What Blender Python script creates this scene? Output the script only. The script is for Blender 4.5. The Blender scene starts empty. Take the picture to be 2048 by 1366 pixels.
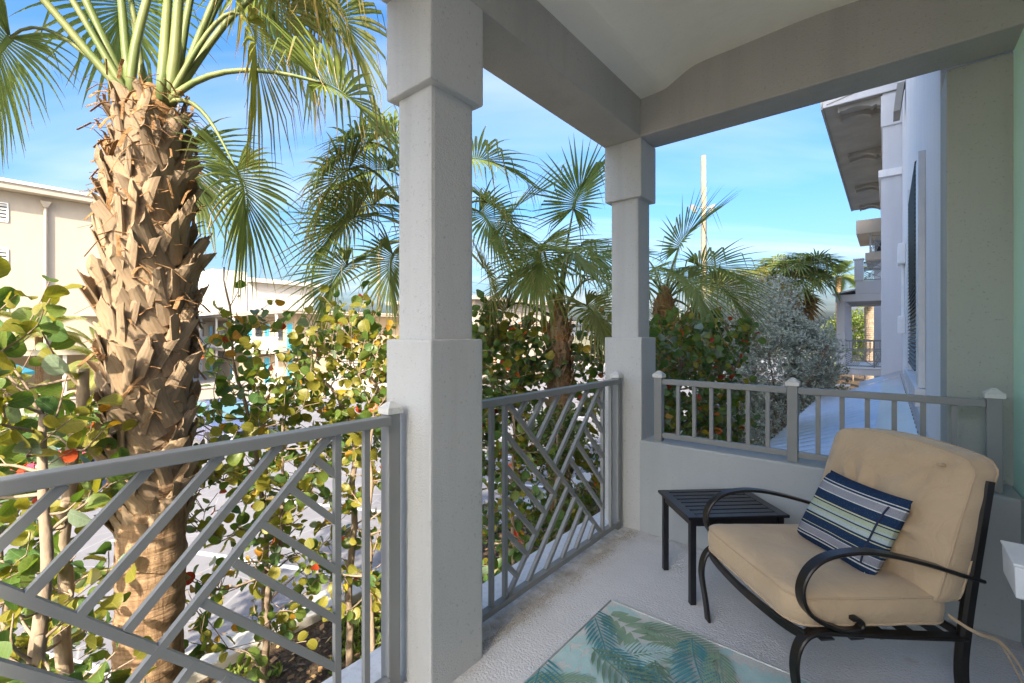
import bpy, bmesh, math, random
from mathutils import Vector as V, Matrix as MX, noise as NZ
R = math.radians
sc = bpy.context.scene
COL = sc.collection
random.seed(11)

# ---------------------------------------------------------------- camera, sky, sun, exposure
cd = bpy.data.cameras.new('camera'); cam = bpy.data.objects.new('camera', cd); COL.objects.link(cam)
cam.location = (0, 0, 1.36); cam.rotation_euler = (R(90), 0, R(39.749))
cd.sensor_width = 36; cd.lens = 904.7/2048*36; cd.shift_y = -13.1/2048
cd.clip_start = .05; cd.clip_end = 3000
sc.camera = cam
SUN_EL = 36; SUN_AZ = math.atan2(.47, -.88)          # azimuth of the sun, measured from +Y towards +X
w = bpy.data.worlds.new('World'); sc.world = w; w.use_nodes = True
nt = w.node_tree; bg = nt.nodes['Background']; bg.inputs[1].default_value = .055
sky = nt.nodes.new('ShaderNodeTexSky'); sky.sky_type = 'NISHITA'; sky.sun_disc = False
sky.sun_elevation = R(SUN_EL); sky.sun_rotation = SUN_AZ
sky.air_density = 1.0; sky.dust_density = 6; sky.ozone_density = 1.5
tc = nt.nodes.new('ShaderNodeTexCoord'); sp = nt.nodes.new('ShaderNodeSeparateXYZ')
nt.links.new(tc.outputs['Generated'], sp.inputs[0])
def wm(op, a, b=None):
    n = nt.nodes.new('ShaderNodeMath'); n.operation = op
    for i, x in enumerate((a, b)):
        if x is None: continue
        if isinstance(x, (int, float)): n.inputs[i].default_value = x
        else: nt.links.new(x, n.inputs[i])
    return n.outputs[0]
den = wm('ADD', wm('MAXIMUM', sp.outputs[2], 0), .12)
cx_, cy_ = wm('DIVIDE', sp.outputs[0], den), wm('DIVIDE', sp.outputs[1], den)
cmb = nt.nodes.new('ShaderNodeCombineXYZ')
nt.links.new(wm('ADD', wm('MULTIPLY', cx_, .30), wm('MULTIPLY', cy_, .25)), cmb.inputs[0])
nt.links.new(wm('ADD', wm('MULTIPLY', cx_, -1.1), wm('MULTIPLY', cy_, 1.3)), cmb.inputs[1])
cn = nt.nodes.new('ShaderNodeTexNoise'); cn.inputs['Scale'].default_value = .55
cn.inputs['Detail'].default_value = 6; cn.inputs['Roughness'].default_value = .55; cn.inputs['Distortion'].default_value = .5
nt.links.new(cmb.outputs[0], cn.inputs['Vector'])
cr = nt.nodes.new('ShaderNodeMapRange'); cr.inputs[1].default_value = .47; cr.inputs[2].default_value = .74
cr.inputs[3].default_value = 0; cr.inputs[4].default_value = .8
nt.links.new(cn.outputs['Fac'], cr.inputs[0])
mxc = nt.nodes.new('ShaderNodeMixRGB'); mxc.inputs[2].default_value = (2.1, 2.2, 2.3, 1)
gm = nt.nodes.new('ShaderNodeGamma'); gm.inputs[1].default_value = 1.04; nt.links.new(sky.outputs[0], gm.inputs[0])
hs = nt.nodes.new('ShaderNodeHueSaturation'); hs.inputs['Saturation'].default_value = 1.30; hs.inputs["Value"].default_value = .66
wb = nt.nodes.new('ShaderNodeMixRGB'); wb.blend_type = 'MULTIPLY'; wb.inputs[0].default_value = 1; wb.inputs[2].default_value = (.91, .98, 1.07, 1)   # daylight white balance
nt.links.new(gm.outputs[0], wb.inputs[1]); nt.links.new(wb.outputs[0], hs.inputs['Color'])
nt.links.new(cr.outputs[0], mxc.inputs[0]); nt.links.new(hs.outputs[0], mxc.inputs[1])
nt.links.new(mxc.outputs[0], bg.inputs[0])
sl = bpy.data.lights.new('sun', 'SUN'); so = bpy.data.objects.new('sun', sl); COL.objects.link(so)
sl.energy = 2.0; sl.angle = R(1); sl.color = (.57, .495, .39)
ce = math.cos(R(SUN_EL)); SD = V((math.sin(SUN_AZ)*ce, math.cos(SUN_AZ)*ce, math.sin(R(SUN_EL))))
so.rotation_euler = SD.to_track_quat('Z', 'Y').to_euler(); so.location = (4, -8, 14)
sc.view_settings.view_transform = 'Standard'; sc.view_settings.look = 'None'
sc.view_settings.exposure = 3.5; sc.view_settings.gamma = 1; sc.view_settings.use_curve_mapping = False
sc.render.engine = 'CYCLES'
sc.cycles.max_bounces = 8; sc.cycles.diffuse_bounces = 5; sc.cycles.transparent_max_bounces = 12
sc.cycles.use_denoising = True

# ---------------------------------------------------------------- helpers
G = -2.5                                              # ground level below the balcony floor
def rnd(a, b): return random.uniform(a, b)
def unit(v): return v.normalized() if v.length > 1e-9 else V((0, 0, 1))
def rvec():
    while True:
        v = V((rnd(-1, 1), rnd(-1, 1), rnd(-1, 1)))
        if .01 < v.length < 1: return v.normalized()
def smooth_path(pts, k=6):                            # Catmull-Rom
    P = [V(p) for p in pts]; P = [P[0]*2-P[1]] + P + [P[-1]*2-P[-2]]; out = []
    for i in range(1, len(P)-2):
        a, b, c, d = P[i-1:i+3]
        for j in range(k):
            t = j/k
            out.append(.5*((2*b)+(c-a)*t+(2*a-5*b+4*c-d)*t*t+(3*b-a-3*c+d)*t**3))
    out.append(P[-2]); return out
class MB:
    def __init__(s): s.v = []; s.f = []; s.m = []; s.uv = []; s.hasuv = False
    def face(s, ids, m=0, uv=None):
        s.f.append(tuple(ids)); s.m.append(m); s.uv.append(uv)
        if uv: s.hasuv = True
    def poly(s, pts, m=0, uv=None):
        n = len(s.v); s.v += [tuple(p) for p in pts]; s.face(range(n, n+len(pts)), m, uv)
    def hexa(s, p, m=0):                              # 8 points: bottom loop, top loop
        n = len(s.v); s.v += [tuple(q) for q in p]
        for q in ((3,2,1,0),(4,5,6,7),(0,1,5,4),(1,2,6,5),(2,3,7,6),(3,0,4,7)): s.face([n+i for i in q], m)
        return s
    def box(s, x0, x1, y0, y1, z0, z1, m=0):
        return s.hexa([(x0,y0,z0),(x1,y0,z0),(x1,y1,z0),(x0,y1,z0),(x0,y0,z1),(x1,y0,z1),(x1,y1,z1),(x0,y1,z1)], m)
    def bar(s, a, b, side, w, h, m=0):                # square bar a->b; w across `side`, h across the third axis
        a, b = V(a), V(b); d = unit(b-a); x = unit(V(side)-d*d.dot(V(side))); y = d.cross(x)
        x, y = x*w/2, y*h/2
        return s.hexa([a-x-y, a+x-y, a+x+y, a-x+y, b-x-y, b+x-y, b+x+y, b-x+y], m)
    def tube(s, pts, rads, n=6, m=0, cap=True, uvs=False):
        pts = [V(p) for p in pts]; L = len(pts); base = len(s.v)
        if isinstance(rads, (int, float)): rads = [rads]*L
        t = unit(pts[1]-pts[0]); x = unit(t.orthogonal())
        for i, p in enumerate(pts):
            t = unit(pts[min(i+1, L-1)]-pts[max(i-1, 0)]); x = unit(x-t*x.dot(t)); y = t.cross(x)
            for k in range(n):
                a = 2*math.pi*k/n; s.v.append(tuple(p+(x*math.cos(a)+y*math.sin(a))*rads[i]))
        for i in range(L-1):
            for k in range(n):
                k2 = (k+1) % n
                uv = [(k/n, i), ((k+1)/n, i), ((k+1)/n, i+1), (k/n, i+1)] if uvs else None
                s.face((base+i*n+k, base+i*n+k2, base+(i+1)*n+k2, base+(i+1)*n+k), m, uv)
        if cap:
            s.face([base+k for k in reversed(range(n))], m); s.face([base+(L-1)*n+k for k in range(n)], m)
        return s
    def sweep(s, pts, side, w, h, m=0):               # flat strap: w along the fixed `side`, h in the bending plane
        pts = [V(p) for p in pts]; L = len(pts); base = len(s.v); x = unit(V(side))
        e = min(w, h)*.3
        prof = [(-w/2+e,-h/2),(w/2-e,-h/2),(w/2,-h/2+e),(w/2,h/2-e),(w/2-e,h/2),(-w/2+e,h/2),(-w/2,h/2-e),(-w/2,-h/2+e)]
        for i, p in enumerate(pts):
            t = unit(pts[min(i+1, L-1)]-pts[max(i-1, 0)]); y = unit(x.cross(t))
            for a, b in prof: s.v.append(tuple(p+x*a+y*b))
        for i in range(L-1):
            for k in range(8):
                k2 = (k+1) % 8; s.face((base+i*8+k, base+i*8+k2, base+(i+1)*8+k2, base+(i+1)*8+k), m)
        s.face([base+k for k in reversed(range(8))], m); s.face([base+(L-1)*8+k for k in range(8)], m)
        return s
    def lathe(s, c, prof, n=12, m=0):                 # (radius, z) profile round a vertical axis
        base = len(s.v)
        for r, z in prof:
            for k in range(n):
                a = 2*math.pi*k/n; s.v.append((c[0]+r*math.cos(a), c[1]+r*math.sin(a), c[2]+z))
        for i in range(len(prof)-1):
            for k in range(n):
                k2 = (k+1) % n; s.face((base+i*n+k, base+i*n+k2, base+(i+1)*n+k2, base+(i+1)*n+k), m)
        s.face([base+k for k in reversed(range(n))], m); s.face([base+(len(prof)-1)*n+k for k in range(n)], m)
        return s
    def mesh(s, name, mats, smooth=False, bevel=0, off=None, seg=2):
        me = bpy.data.meshes.new(name)
        vv = s.v if off is None else [(a-off[0], b-off[1], c-off[2]) for a, b, c in s.v]
        me.from_pydata(vv, [], s.f)
        for m in (mats if isinstance(mats, (list, tuple)) else [mats]): me.materials.append(m)
        if any(s.m): me.polygons.foreach_set('material_index', s.m)
        if s.hasuv:
            ul = me.uv_layers.new(name='UVMap'); flat = []
            for f, uv in zip(s.f, s.uv):
                for i in range(len(f)): flat += list(uv[i]) if uv else [0, 0]
            ul.data.foreach_set('uv', flat)
        if bevel:
            bm = bmesh.new(); bm.from_mesh(me)
            bmesh.ops.recalc_face_normals(bm, faces=bm.faces)
            ed = [e for e in bm.edges if len(e.link_faces) == 2 and e.calc_face_angle() > R(35)]
            bmesh.ops.bevel(bm, geom=ed, offset=bevel, segments=seg, affect='EDGES', profile=.6)
            bm.to_mesh(me); bm.free()
        if smooth: me.polygons.foreach_set('use_smooth', [True]*len(me.polygons))
        me.update(); return me
    def build(s, name, mats, parent=None, base=None, smooth=False, bevel=0, kind=None, seg=2):
        o = bpy.data.objects.new(name, s.mesh(name, mats, smooth, bevel, base, seg)); COL.objects.link(o)
        if parent is not None: adopt(o, parent)
        if base is not None: o.location = base
        if kind: o['kind'] = kind
        return o
def adopt(o, parent):
    o.parent = parent
    pm = parent.matrix_basis
    if parent.parent is not None: pm = MX.Identity(4)
    o.matrix_parent_inverse = pm.inverted()
def tag(o, label, cat, group=None):
    o['label'] = label; o['category'] = cat
    if group: o['group'] = group
    return o
def thing(name, loc, label, cat, group=None):
    o = bpy.data.objects.new(name, None); COL.objects.link(o); o.location = loc; o.empty_display_size = .2
    return tag(o, label, cat, group)
def inst(name, me, mat4, parent):
    o = bpy.data.objects.new(name, me); COL.objects.link(o); o.matrix_basis = mat4
    o.parent = parent; o.matrix_parent_inverse = parent.matrix_basis.inverted(); return o
def frame(p, x, y, z, s=1):
    return MX(((x[0]*s, y[0]*s, z[0]*s, p[0]), (x[1]*s, y[1]*s, z[1]*s, p[1]), (x[2]*s, y[2]*s, z[2]*s, p[2]), (0, 0, 0, 1)))

# ---------------------------------------------------------------- materials
class Mat:
    def __init__(s, name, col, rough=.7, metal=0, spec=.5):
        s.m = bpy.data.materials.new(name); s.m.use_nodes = True; s.t = s.m.node_tree
        s.b = s.t.nodes['Principled BSDF']; s.out = s.t.nodes['Material Output']
        s.b.inputs['Base Color'].default_value = (*col, 1); s.b.inputs['Roughness'].default_value = rough
        s.b.inputs['Metallic'].default_value = metal; s.b.inputs['Specular IOR Level'].default_value = spec
        s.col = s.const(col)
    def n(s, t): return s.t.nodes.new('ShaderNode'+t)
    def l(s, a, b): s.t.links.new(a, b)
    def const(s, c):
        n = s.n('RGB'); n.outputs[0].default_value = (*c, 1); return n.outputs[0]
    def math(s, op, a, b=None, c=None):
        n = s.n('Math'); n.operation = op
        for i, x in enumerate((a, b, c)):
            if x is None: continue
            if isinstance(x, (int, float)): n.inputs[i].default_value = x
            else: s.l(x, n.inputs[i])
        return n.outputs[0]
    def coord(s, scale=(1, 1, 1), kind='Object'):
        a = s.n('TexCoord'); b = s.n('Mapping'); b.inputs['Scale'].default_value = scale
        s.l(a.outputs[kind], b.inputs[0]); return b.outputs[0]
    def noise(s, scale, detail=4, rough=.55, stretch=(1, 1, 1), kind='Object', dist=0):
        n = s.n('TexNoise'); n.inputs['Scale'].default_value = scale; n.inputs['Detail'].default_value = detail
        n.inputs['Roughness'].default_value = rough; n.inputs['Distortion'].default_value = dist
        s.l(s.coord(stretch, kind), n.inputs['Vector']); return n.outputs['Fac']
    def rng(s, x, a, b, c=0, d=1):
        n = s.n('MapRange'); s.l(x, n.inputs[0])
        for i, q in enumerate((a, b, c, d)): n.inputs[i+1].default_value = q
        return n.outputs[0]
    def mix(s, fac, col, blend='MIX'):                # mixes col over the current colour
        n = s.n('MixRGB'); n.blend_type = blend
        if isinstance(fac, (int, float)): n.inputs[0].default_value = fac
        else: s.l(fac, n.inputs[0])
        s.l(s.col, n.inputs[1])
        if isinstance(col, tuple): n.inputs[2].default_value = (*col, 1)
        else: s.l(col, n.inputs[2])
        s.col = n.outputs[0]; s.l(s.col, s.b.inputs['Base Color']); return s
    def bump(s, h, strength=.3, dist=.01):
        n = s.n('Bump'); n.inputs['Strength'].default_value = strength; n.inputs['Distance'].default_value = dist
        s.l(h, n.inputs['Height'])
        if s.b.inputs['Normal'].is_linked: s.l(s.b.inputs['Normal'].links[0].from_socket, n.inputs['Normal'])
        s.l(n.outputs[0], s.b.inputs['Normal']); return s
    def var(s, col, scale, lo=.4, hi=.65, amt=1, **k):
        return s.mix(s.rng(s.noise(scale, **k), lo, hi, 0, amt), col)
    def random(s):                                    # per object and per loose piece
        a = s.n('ObjectInfo'); b = s.n('NewGeometry')
        return s.math('FRACT', s.math('ADD', a.outputs['Random'], b.outputs['Random Per Island']))
    def translucent(s, fac, tint):
        tr = s.n('BsdfTranslucent'); mx = s.n('MixShader'); mx.inputs[0].default_value = fac
        mm = s.n('MixRGB'); mm.blend_type = 'MULTIPLY'; mm.inputs[0].default_value = 1; mm.inputs[2].default_value = (*tint, 1)
        s.l(s.col, mm.inputs[1]); s.l(mm.outputs[0], tr.inputs[0])
        s.l(s.b.outputs[0], mx.inputs[1]); s.l(tr.outputs[0], mx.inputs[2]); s.l(mx.outputs[0], s.out.inputs[0]); return s
def stucco(name, col, var=None, grain=.35, big=.8, dark=.76):
    m = Mat(name, col, .85, spec=.25); c2 = var or tuple(x*dark for x in col)
    m.var(c2, 1.6, .38, .68, .8, detail=6, stretch=(1, 1, .45))
    m.var(tuple(x*.5 for x in col), 75, .62, .76, .6*min(1, grain*2), detail=2)
    m.var(tuple(x*.8 for x in col), 3.2, .52, .75, .7*min(1, grain*2), detail=5, stretch=(2.2, 2.2, .16))
    m.bump(m.noise(7, 5), .25, .02); m.bump(m.noise(130, 3, .7), grain, .006)
    return m.m
M = {}
M['column'] = stucco('column_stucco', (.52, .535, .53), (.455, .47, .465), .6)
M['beam'] = stucco('beam_stucco', (.45, .445, .425), (.385, .38, .365), .5)
M['lowwall'] = stucco('parapet_paint', (.40, .435, .45), (.35, .385, .40), .2)
M['ceiling'] = stucco('ceiling_plaster', (.90, .875, .79), (.87, .845, .76), .12)
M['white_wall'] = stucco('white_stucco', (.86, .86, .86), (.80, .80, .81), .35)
M['grey_wall'] = stucco('pale_grey_stucco', (.60, .615, .64), (.55, .565, .60), .2)
M['pilaster'] = stucco('pilaster_stucco', (.44, .46, .42), (.38, .405, .375), .5)
M['green_wall'] = stucco('mint_wall', (.60, .90, .75), (.56, .86, .71), .12)
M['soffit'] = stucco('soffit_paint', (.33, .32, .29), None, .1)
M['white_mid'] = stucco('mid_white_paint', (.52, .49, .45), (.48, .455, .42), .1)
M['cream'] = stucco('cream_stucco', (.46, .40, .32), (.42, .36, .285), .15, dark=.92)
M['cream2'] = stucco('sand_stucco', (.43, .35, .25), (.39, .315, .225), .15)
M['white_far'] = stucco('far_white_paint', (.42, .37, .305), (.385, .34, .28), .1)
m = Mat('rail_paint', (.245, .255, .25), .45, spec=.4); m.var((.205, .213, .21), 3, .4, .7, .6); m.bump(m.noise(300, 2), .06, .001); M['rail'] = m.m
m = Mat('cap_paint', (.62, .625, .60), .45); m.var((.42, .42, .40), 60, .55, .75, .8); M['cap'] = m.m
m = Mat('floor_coating', (.75, .755, .77), .8, spec=.3)
m.var((.65, .655, .665), 2.2, .35, .7, .8, detail=6); m.var((.27, .265, .26), 210, .58, .74, .55, detail=2)
m.var((.36, .29, .16), 3.1, .66, .78, .55, detail=3)
g_ = m.n('TexCoord'); gx = m.n('SeparateXYZ'); m.l(g_.outputs['Object'], gx.inputs[0])      # grime along the rail and the parapet
band = m.math('MAXIMUM', m.rng(gx.outputs[0], -1.40, -1.24, 1, 0), m.rng(gx.outputs[1], 2.84, 2.97, 0, .8))
m.mix(m.math('MULTIPLY', band, m.rng(m.noise(9, 6, .7), .35, .68, 0, .8)), (.25, .21, .16))
m.bump(m.noise(95, 3, .6), 1, .009); m.bump(m.noise(14, 3), .35, .010); M['floor'] = m.m
m = Mat('edge_strip', (.68, .70, .72), .75); m.var((.5, .5, .5), 40, .5, .75, .7); m.bump(m.noise(150), .4, .003); M['edge'] = m.m
m = Mat('dirt_grit', (.30, .26, .20), .9); m.var((.45, .43, .40), 150, .4, .6, 1); M['grit'] = m.m
m = Mat('dark_bronze', (.020, .017, .015), .33, .35)
m.var((.10, .055, .03), 9, .60, .80, .55, detail=5); m.bump(m.noise(60, 4), .12, .002); M['bronze'] = m.m
m = Mat('black_wood', (.012, .012, .016), .32, spec=.5); m.bump(m.noise(40, 4, stretch=(1, 8, 1)), .1, .001); M['blackwood'] = m.m
m = Mat('rust', (.16, .07, .035), .8); m.var((.04, .03, .025), 60); M['rust'] = m.m
def fabric(name, col, c2):
    m = Mat(name, col, .95, spec=.15); m.var(c2, 5, .40, .70, .8, detail=5)
    m.var(tuple(x*1.15 for x in col), 15, .55, .75, .35, detail=4)
    m.b.inputs['Sheen Weight'].default_value = .25
    m.bump(m.noise(9, 5, .6, (1, 1, 1), dist=1.6), .5, .02); m.bump(m.noise(600, 1), .25, .0006); return m
m = fabric('tan_canvas', (.56, .415, .26), (.48, .345, .21)); M['tan'] = m.m
m = fabric('tan_piping', (.52, .38, .24), (.45, .33, .2)); M['piping'] = m.m
# striped pillow: stripes across V
m = Mat('striped_fabric', (.014, .035, .085), .95, spec=.1)
tcn = m.n('TexCoord'); sx = m.n('SeparateXYZ'); m.l(tcn.outputs['UV'], sx.inputs[0])
ramp = m.n('ValToRGB'); ramp.color_ramp.interpolation = 'CONSTANT'
NAVY, GREY, WHT, GRN, TEAL, LIME = (.016,.038,.09), (.28,.29,.33), (.62,.64,.60), (.40,.47,.33), (.42,.50,.50), (.55,.58,.36)
stops = [(0,NAVY),(.10,WHT),(.115,NAVY),(.14,WHT),(.15,GREY),(.235,WHT),(.245,NAVY),(.275,LIME),(.285,NAVY),(.39,LIME),(.40,NAVY),(.425,TEAL),(.48,GRN),(.505,NAVY),(.52,TEAL),(.545,GRN),(.60,NAVY),(.615,LIME),(.63,NAVY),(.745,WHT),(.755,GREY),(.845,WHT),(.86,NAVY),(.885,WHT),(.895,NAVY)]
els = ramp.color_ramp.elements
while len(els) > 1: els.remove(els[0])
els[0].position = 0; els[0].color = (*NAVY, 1)
for p_, c_ in stops[1:]:
    e = els.new(p_); e.color = (*c_, 1)
m.l(sx.outputs[1], ramp.inputs[0]); m.col = ramp.outputs[0]; m.l(m.col, m.b.inputs['Base Color'])
m.var((.10, .11, .14), 220, .55, .7, .35, detail=1); m.bump(m.noise(500, 1), .3, .0008); M['stripe'] = m.m
m = Mat('navy_cord', (.02, .03, .07), .9); M['navy'] = m.m
def rugmat(name, col, c2):
    m = Mat(name, col, .95, spec=.1); m.var(c2, 18, .35, .7, .9, detail=5); m.var(tuple(min(1, x*1.35) for x in col), 160, .5, .7, .4, detail=2)
    m.bump(m.noise(420, 1, stretch=(1, .35, 1)), .6, .001); return m.m
M['rug'] = rugmat('rug_cream', (.64, .66, .63), (.56, .61, .58))
M['rug_green'] = rugmat('rug_green', (.22, .34, .24), (.32, .43, .31))
M['rug_teal'] = rugmat('rug_teal', (.06, .22, .25), (.12, .33, .36))
M['rug_aqua'] = rugmat('rug_aqua', (.42, .62, .61), (.52, .67, .65))
M['rug_olive'] = rugmat('rug_olive', (.13, .22, .16), (.19, .30, .22))
m = Mat('white_plastic', (.86, .86, .85), .4); m.var((.80, .80, .79), 8); M['plastic'] = m.m
m = Mat('galvanised_sheet', (.66, .66, .67), .30, .65); m.var((.50, .53, .57), 3, .4, .7, .8, stretch=(1, .3, 1)); M['zinc'] = m.m
m = Mat('white_trim', (.84, .84, .84), .5); m.var((.77, .77, .78), 5); M['trim'] = m.m
m = Mat('glass_dark', (.03, .035, .04), .08, spec=.8); M['glass'] = m.m
m = Mat('louvre_dark', (.05, .055, .06), .5); M['louvre'] = m.m
m = Mat('louvre_pale', (.50, .48, .43), .5); M['louvre_pale'] = m.m
m = Mat('blue_door', (.05, .36, .58), .5); m.var((.07, .42, .62), 2); M['blue'] = m.m
m = Mat('brown_shutter', (.34, .22, .11), .6); M['brown'] = m.m
m = Mat('asphalt', (.20, .20, .215), .9, spec=.2); m.var((.155, .155, .17), 1.3, .35, .7, .9, detail=6); m.var((.32, .32, .33), 160, .6, .75, .6, detail=1)
vo = m.n('TexVoronoi'); vo.feature = 'DISTANCE_TO_EDGE'; vo.inputs['Scale'].default_value = .9; m.l(m.coord(), vo.inputs['Vector'])
m.mix(m.rng(vo.outputs['Distance'], 0, .010, .55, 0), (.36, .36, .37)); m.bump(m.noise(120, 3), .5, .006); M['asphalt'] = m.m
m = Mat('road_paint', (.62, .63, .64), .8); m.var((.2, .2, .21), 9, .56, .7, .8, detail=6); M['paint'] = m.m
m = Mat('concrete', (.46, .44, .40), .9); m.var((.36, .345, .31), 4, .35, .7, .9, detail=6); m.bump(m.noise(60, 4), .4, .006); M['concrete'] = m.m
m = Mat('pale_paving', (.42, .38, .33), .9); m.var((.36, .33, .29), 2, .4, .7, .8, detail=5); M['paving'] = m.m
m = Mat('mulch_soil', (.075, .052, .035), 1, spec=.1); m.var((.16, .115, .07), 14, .42, .66, 1, detail=6); m.var((.03, .024, .018), 40, .5, .7, .9); m.bump(m.noise(35, 5, .7), 1, .04); M['soil'] = m.m
m = Mat('sandy_ground', (.22, .19, .14), 1, spec=.1); m.var((.10, .12, .05), .6, .4, .65, .9, detail=6); M['ground'] = m.m
# foliage
def leafmat(name, col, c2, trans=.35, rough=.42, vein=True, tint=(1.25, 1.3, .6)):
    m = Mat(name, col, rough, spec=.45)
    r = m.random(); m.mix(m.rng(r, 0, 1, 0, 1), c2)
    m.var(tuple(x*.6 for x in col), 9, .5, .75, .5, kind='UV', detail=3)
    if vein:
        t = m.n('TexCoord'); x = m.n('SeparateXYZ'); m.l(t.outputs['UV'], x.inputs[0])
        ax = m.math('ABSOLUTE', m.math('SUBTRACT', x.outputs[0], .5))
        mid = m.rng(ax, .008, .022, 1, 0)
        fr = m.math('FRACT', m.math('SUBTRACT', m.math('MULTIPLY', x.outputs[1], 5), m.math('MULTIPLY', ax, 4.2)))
        sv = m.rng(m.math('ABSOLUTE', m.math('SUBTRACT', fr, .5)), .42, .5, 0, .7)
        m.mix(m.math('MULTIPLY', m.math('MAXIMUM', mid, sv), .55), tuple(min(1, x*1.6+.06) for x in col))
    m.translucent(trans, tint); return m.m
M['leaf'] = leafmat('grape_leaf_green', (.085, .155, .028), (.14, .19, .035), .42)
M['leaf_dark'] = leafmat('grape_leaf_dark', (.065, .135, .036), (.095, .17, .05), .36)
M['leaf_olive'] = leafmat('grape_leaf_olive', (.20, .20, .032), (.29, .26, .04), .48)
M['leaf_yellow'] = leafmat('grape_leaf_yellow', (.42, .30, .03), (.45, .20, .03), .4, tint=(1.2, 1.1, .5))
M['leaf_red'] = leafmat('grape_leaf_red', (.42, .045, .02), (.50, .14, .02), .35, tint=(1.2, .8, .5))
M['leaf_pale'] = leafmat('grape_leaf_pale', (.14, .20, .13), (.20, .26, .18), .25, .35)  # pale undersides, with sky reflection on upper faces put into the colour
GRAPE = ['leaf', 'leaf_dark', 'leaf_olive', 'leaf_pale', 'leaf_yellow', 'leaf_red']
GRAPEM = [M[k] for k in GRAPE]
m = Mat('grape_bark', (.30, .235, .17), .9, spec=.15); m.var((.17, .13, .10), 12, .4, .65, .9, detail=6, stretch=(1, 1, .4)); m.bump(m.noise(45, 5, stretch=(1, 1, .4)), .6, .008); M['bark'] = m.m
m = Mat('silver_leaf', (.52, .555, .49), .6); m.mix(m.rng(m.random(), 0, 1, 0, 1), (.34, .39, .33)); m.translucent(.30, (1, 1.05, .9)); M['silver'] = m.m
m = Mat('small_leaf', (.055, .11, .03), .5); m.mix(m.random(), (.12, .17, .04)); m.translucent(.35, (1.2, 1.3, .6)); M['smallleaf'] = m.m
m = Mat('sprout', (.10, .19, .03), .5); m.mix(m.random(), (.25, .27, .05)); m.translucent(.4, (1.2, 1.2, .6)); M['sprout'] = m.m
m = Mat('litter', (.22, .13, .07), .9); m.mix(m.random(), (.40, .25, .10)); M['litter'] = m.m
def frondmat(name, col, c2, tip, sh=0):
    m = Mat(name, col, .62, spec=.18); m.mix(m.random(), c2)
    t = m.n('TexCoord'); x = m.n('SeparateXYZ'); m.l(t.outputs['UV'], x.inputs[0])
    rr = m.rng(m.random(), 0, 1, -.25+sh, .22+sh)
    m.mix(m.rng(m.math('ADD', x.outputs[1], rr), .80, 1.0, 0, .95), tip)
    m.mix(m.rng(m.math('ABSOLUTE', m.math('SUBTRACT', x.outputs[0], .5)), .03, .10, .18, 0), tuple(q*1.5+.02 for q in col))
    m.translucent(.5, (1.25, 1.25, .65)); return m.m
M['frond'] = frondmat('fan_blade_green', (.165, .22, .085), (.22, .27, .11), (.36, .26, .11))
M['frond_olive'] = frondmat('fan_blade_olive', (.21, .24, .08), (.29, .29, .11), (.42, .30, .13), .15)  # olive blades whose dry tips reach further down
M['frond_dead'] = frondmat('fan_blade_dry', (.25, .17, .085), (.33, .23, .12), (.40, .30, .17))
m = Mat('petiole', (.115, .155, .05), .5, spec=.35); m.var((.19, .21, .085), 6, stretch=(1, 1, .2)); M['petiole'] = m.m
m = Mat('thread', (.48, .36, .19), .7); M['thread'] = m.m
m = Mat('boot', (.36, .265, .17), .85, spec=.2); m.mix(m.math('MULTIPLY', m.random(), .9), (.24, .18, .125))
m.var((.20, .13, .075), 7, .52, .74, .8, detail=6, kind='UV', stretch=(3, .6, 1)); m.var((.46, .38, .28), 24, .56, .78, .6, detail=3, kind='UV', stretch=(6, .4, 1))
m.bump(m.noise(50, 5, .65, (5, .35, 1), 'UV'), .7, .006); M['boot'] = m.m
m = Mat('palm_trunk', (.31, .205, .12), .9, spec=.15); m.var((.16, .10, .06), 22, .40, .66, .9, detail=6, stretch=(1, 1, .12))
m.var((.38, .27, .17), 8, .5, .72, .7, detail=5, stretch=(.4, .4, 3)); m.bump(m.noise(30, 6, .7, (1, 1, .13)), 1, .015); m.bump(m.noise(9, 3, .5, (.3, .3, 4)), .8, .02); M['trunk'] = m.m
m = Mat('palm_fibre', (.27, .15, .07), 1, spec=.1); m.var((.42, .27, .14), 30, .45, .7, .9, stretch=(1, 1, .3)); m.bump(m.noise(60, 5, .7), 1, .02); M['fibre'] = m.m
m = Mat('weathered_pole', (.26, .215, .16), .9); m.var((.17, .14, .105), 5, .4, .7, .8, stretch=(1, 1, .1)); M['pole'] = m.m
m = Mat('grey_metal', (.30, .31, .32), .4, .5); M['metal'] = m.m
m = Mat('rubber', (.015, .015, .015), .8); M['rubber'] = m.m
m = Mat('skin', (.45, .25, .16), .6); M['skin'] = m.m
m = Mat('white_cloth', (.75, .73, .70), .9); M['cloth'] = m.m
m = Mat('blue_tarp', (.02, .12, .55), .5); m.bump(m.noise(12, 4), .8, .05); M['tarp'] = m.m
m = Mat('blue_canvas', (.06, .38, .55), .8); M['canvas'] = m.m

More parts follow.
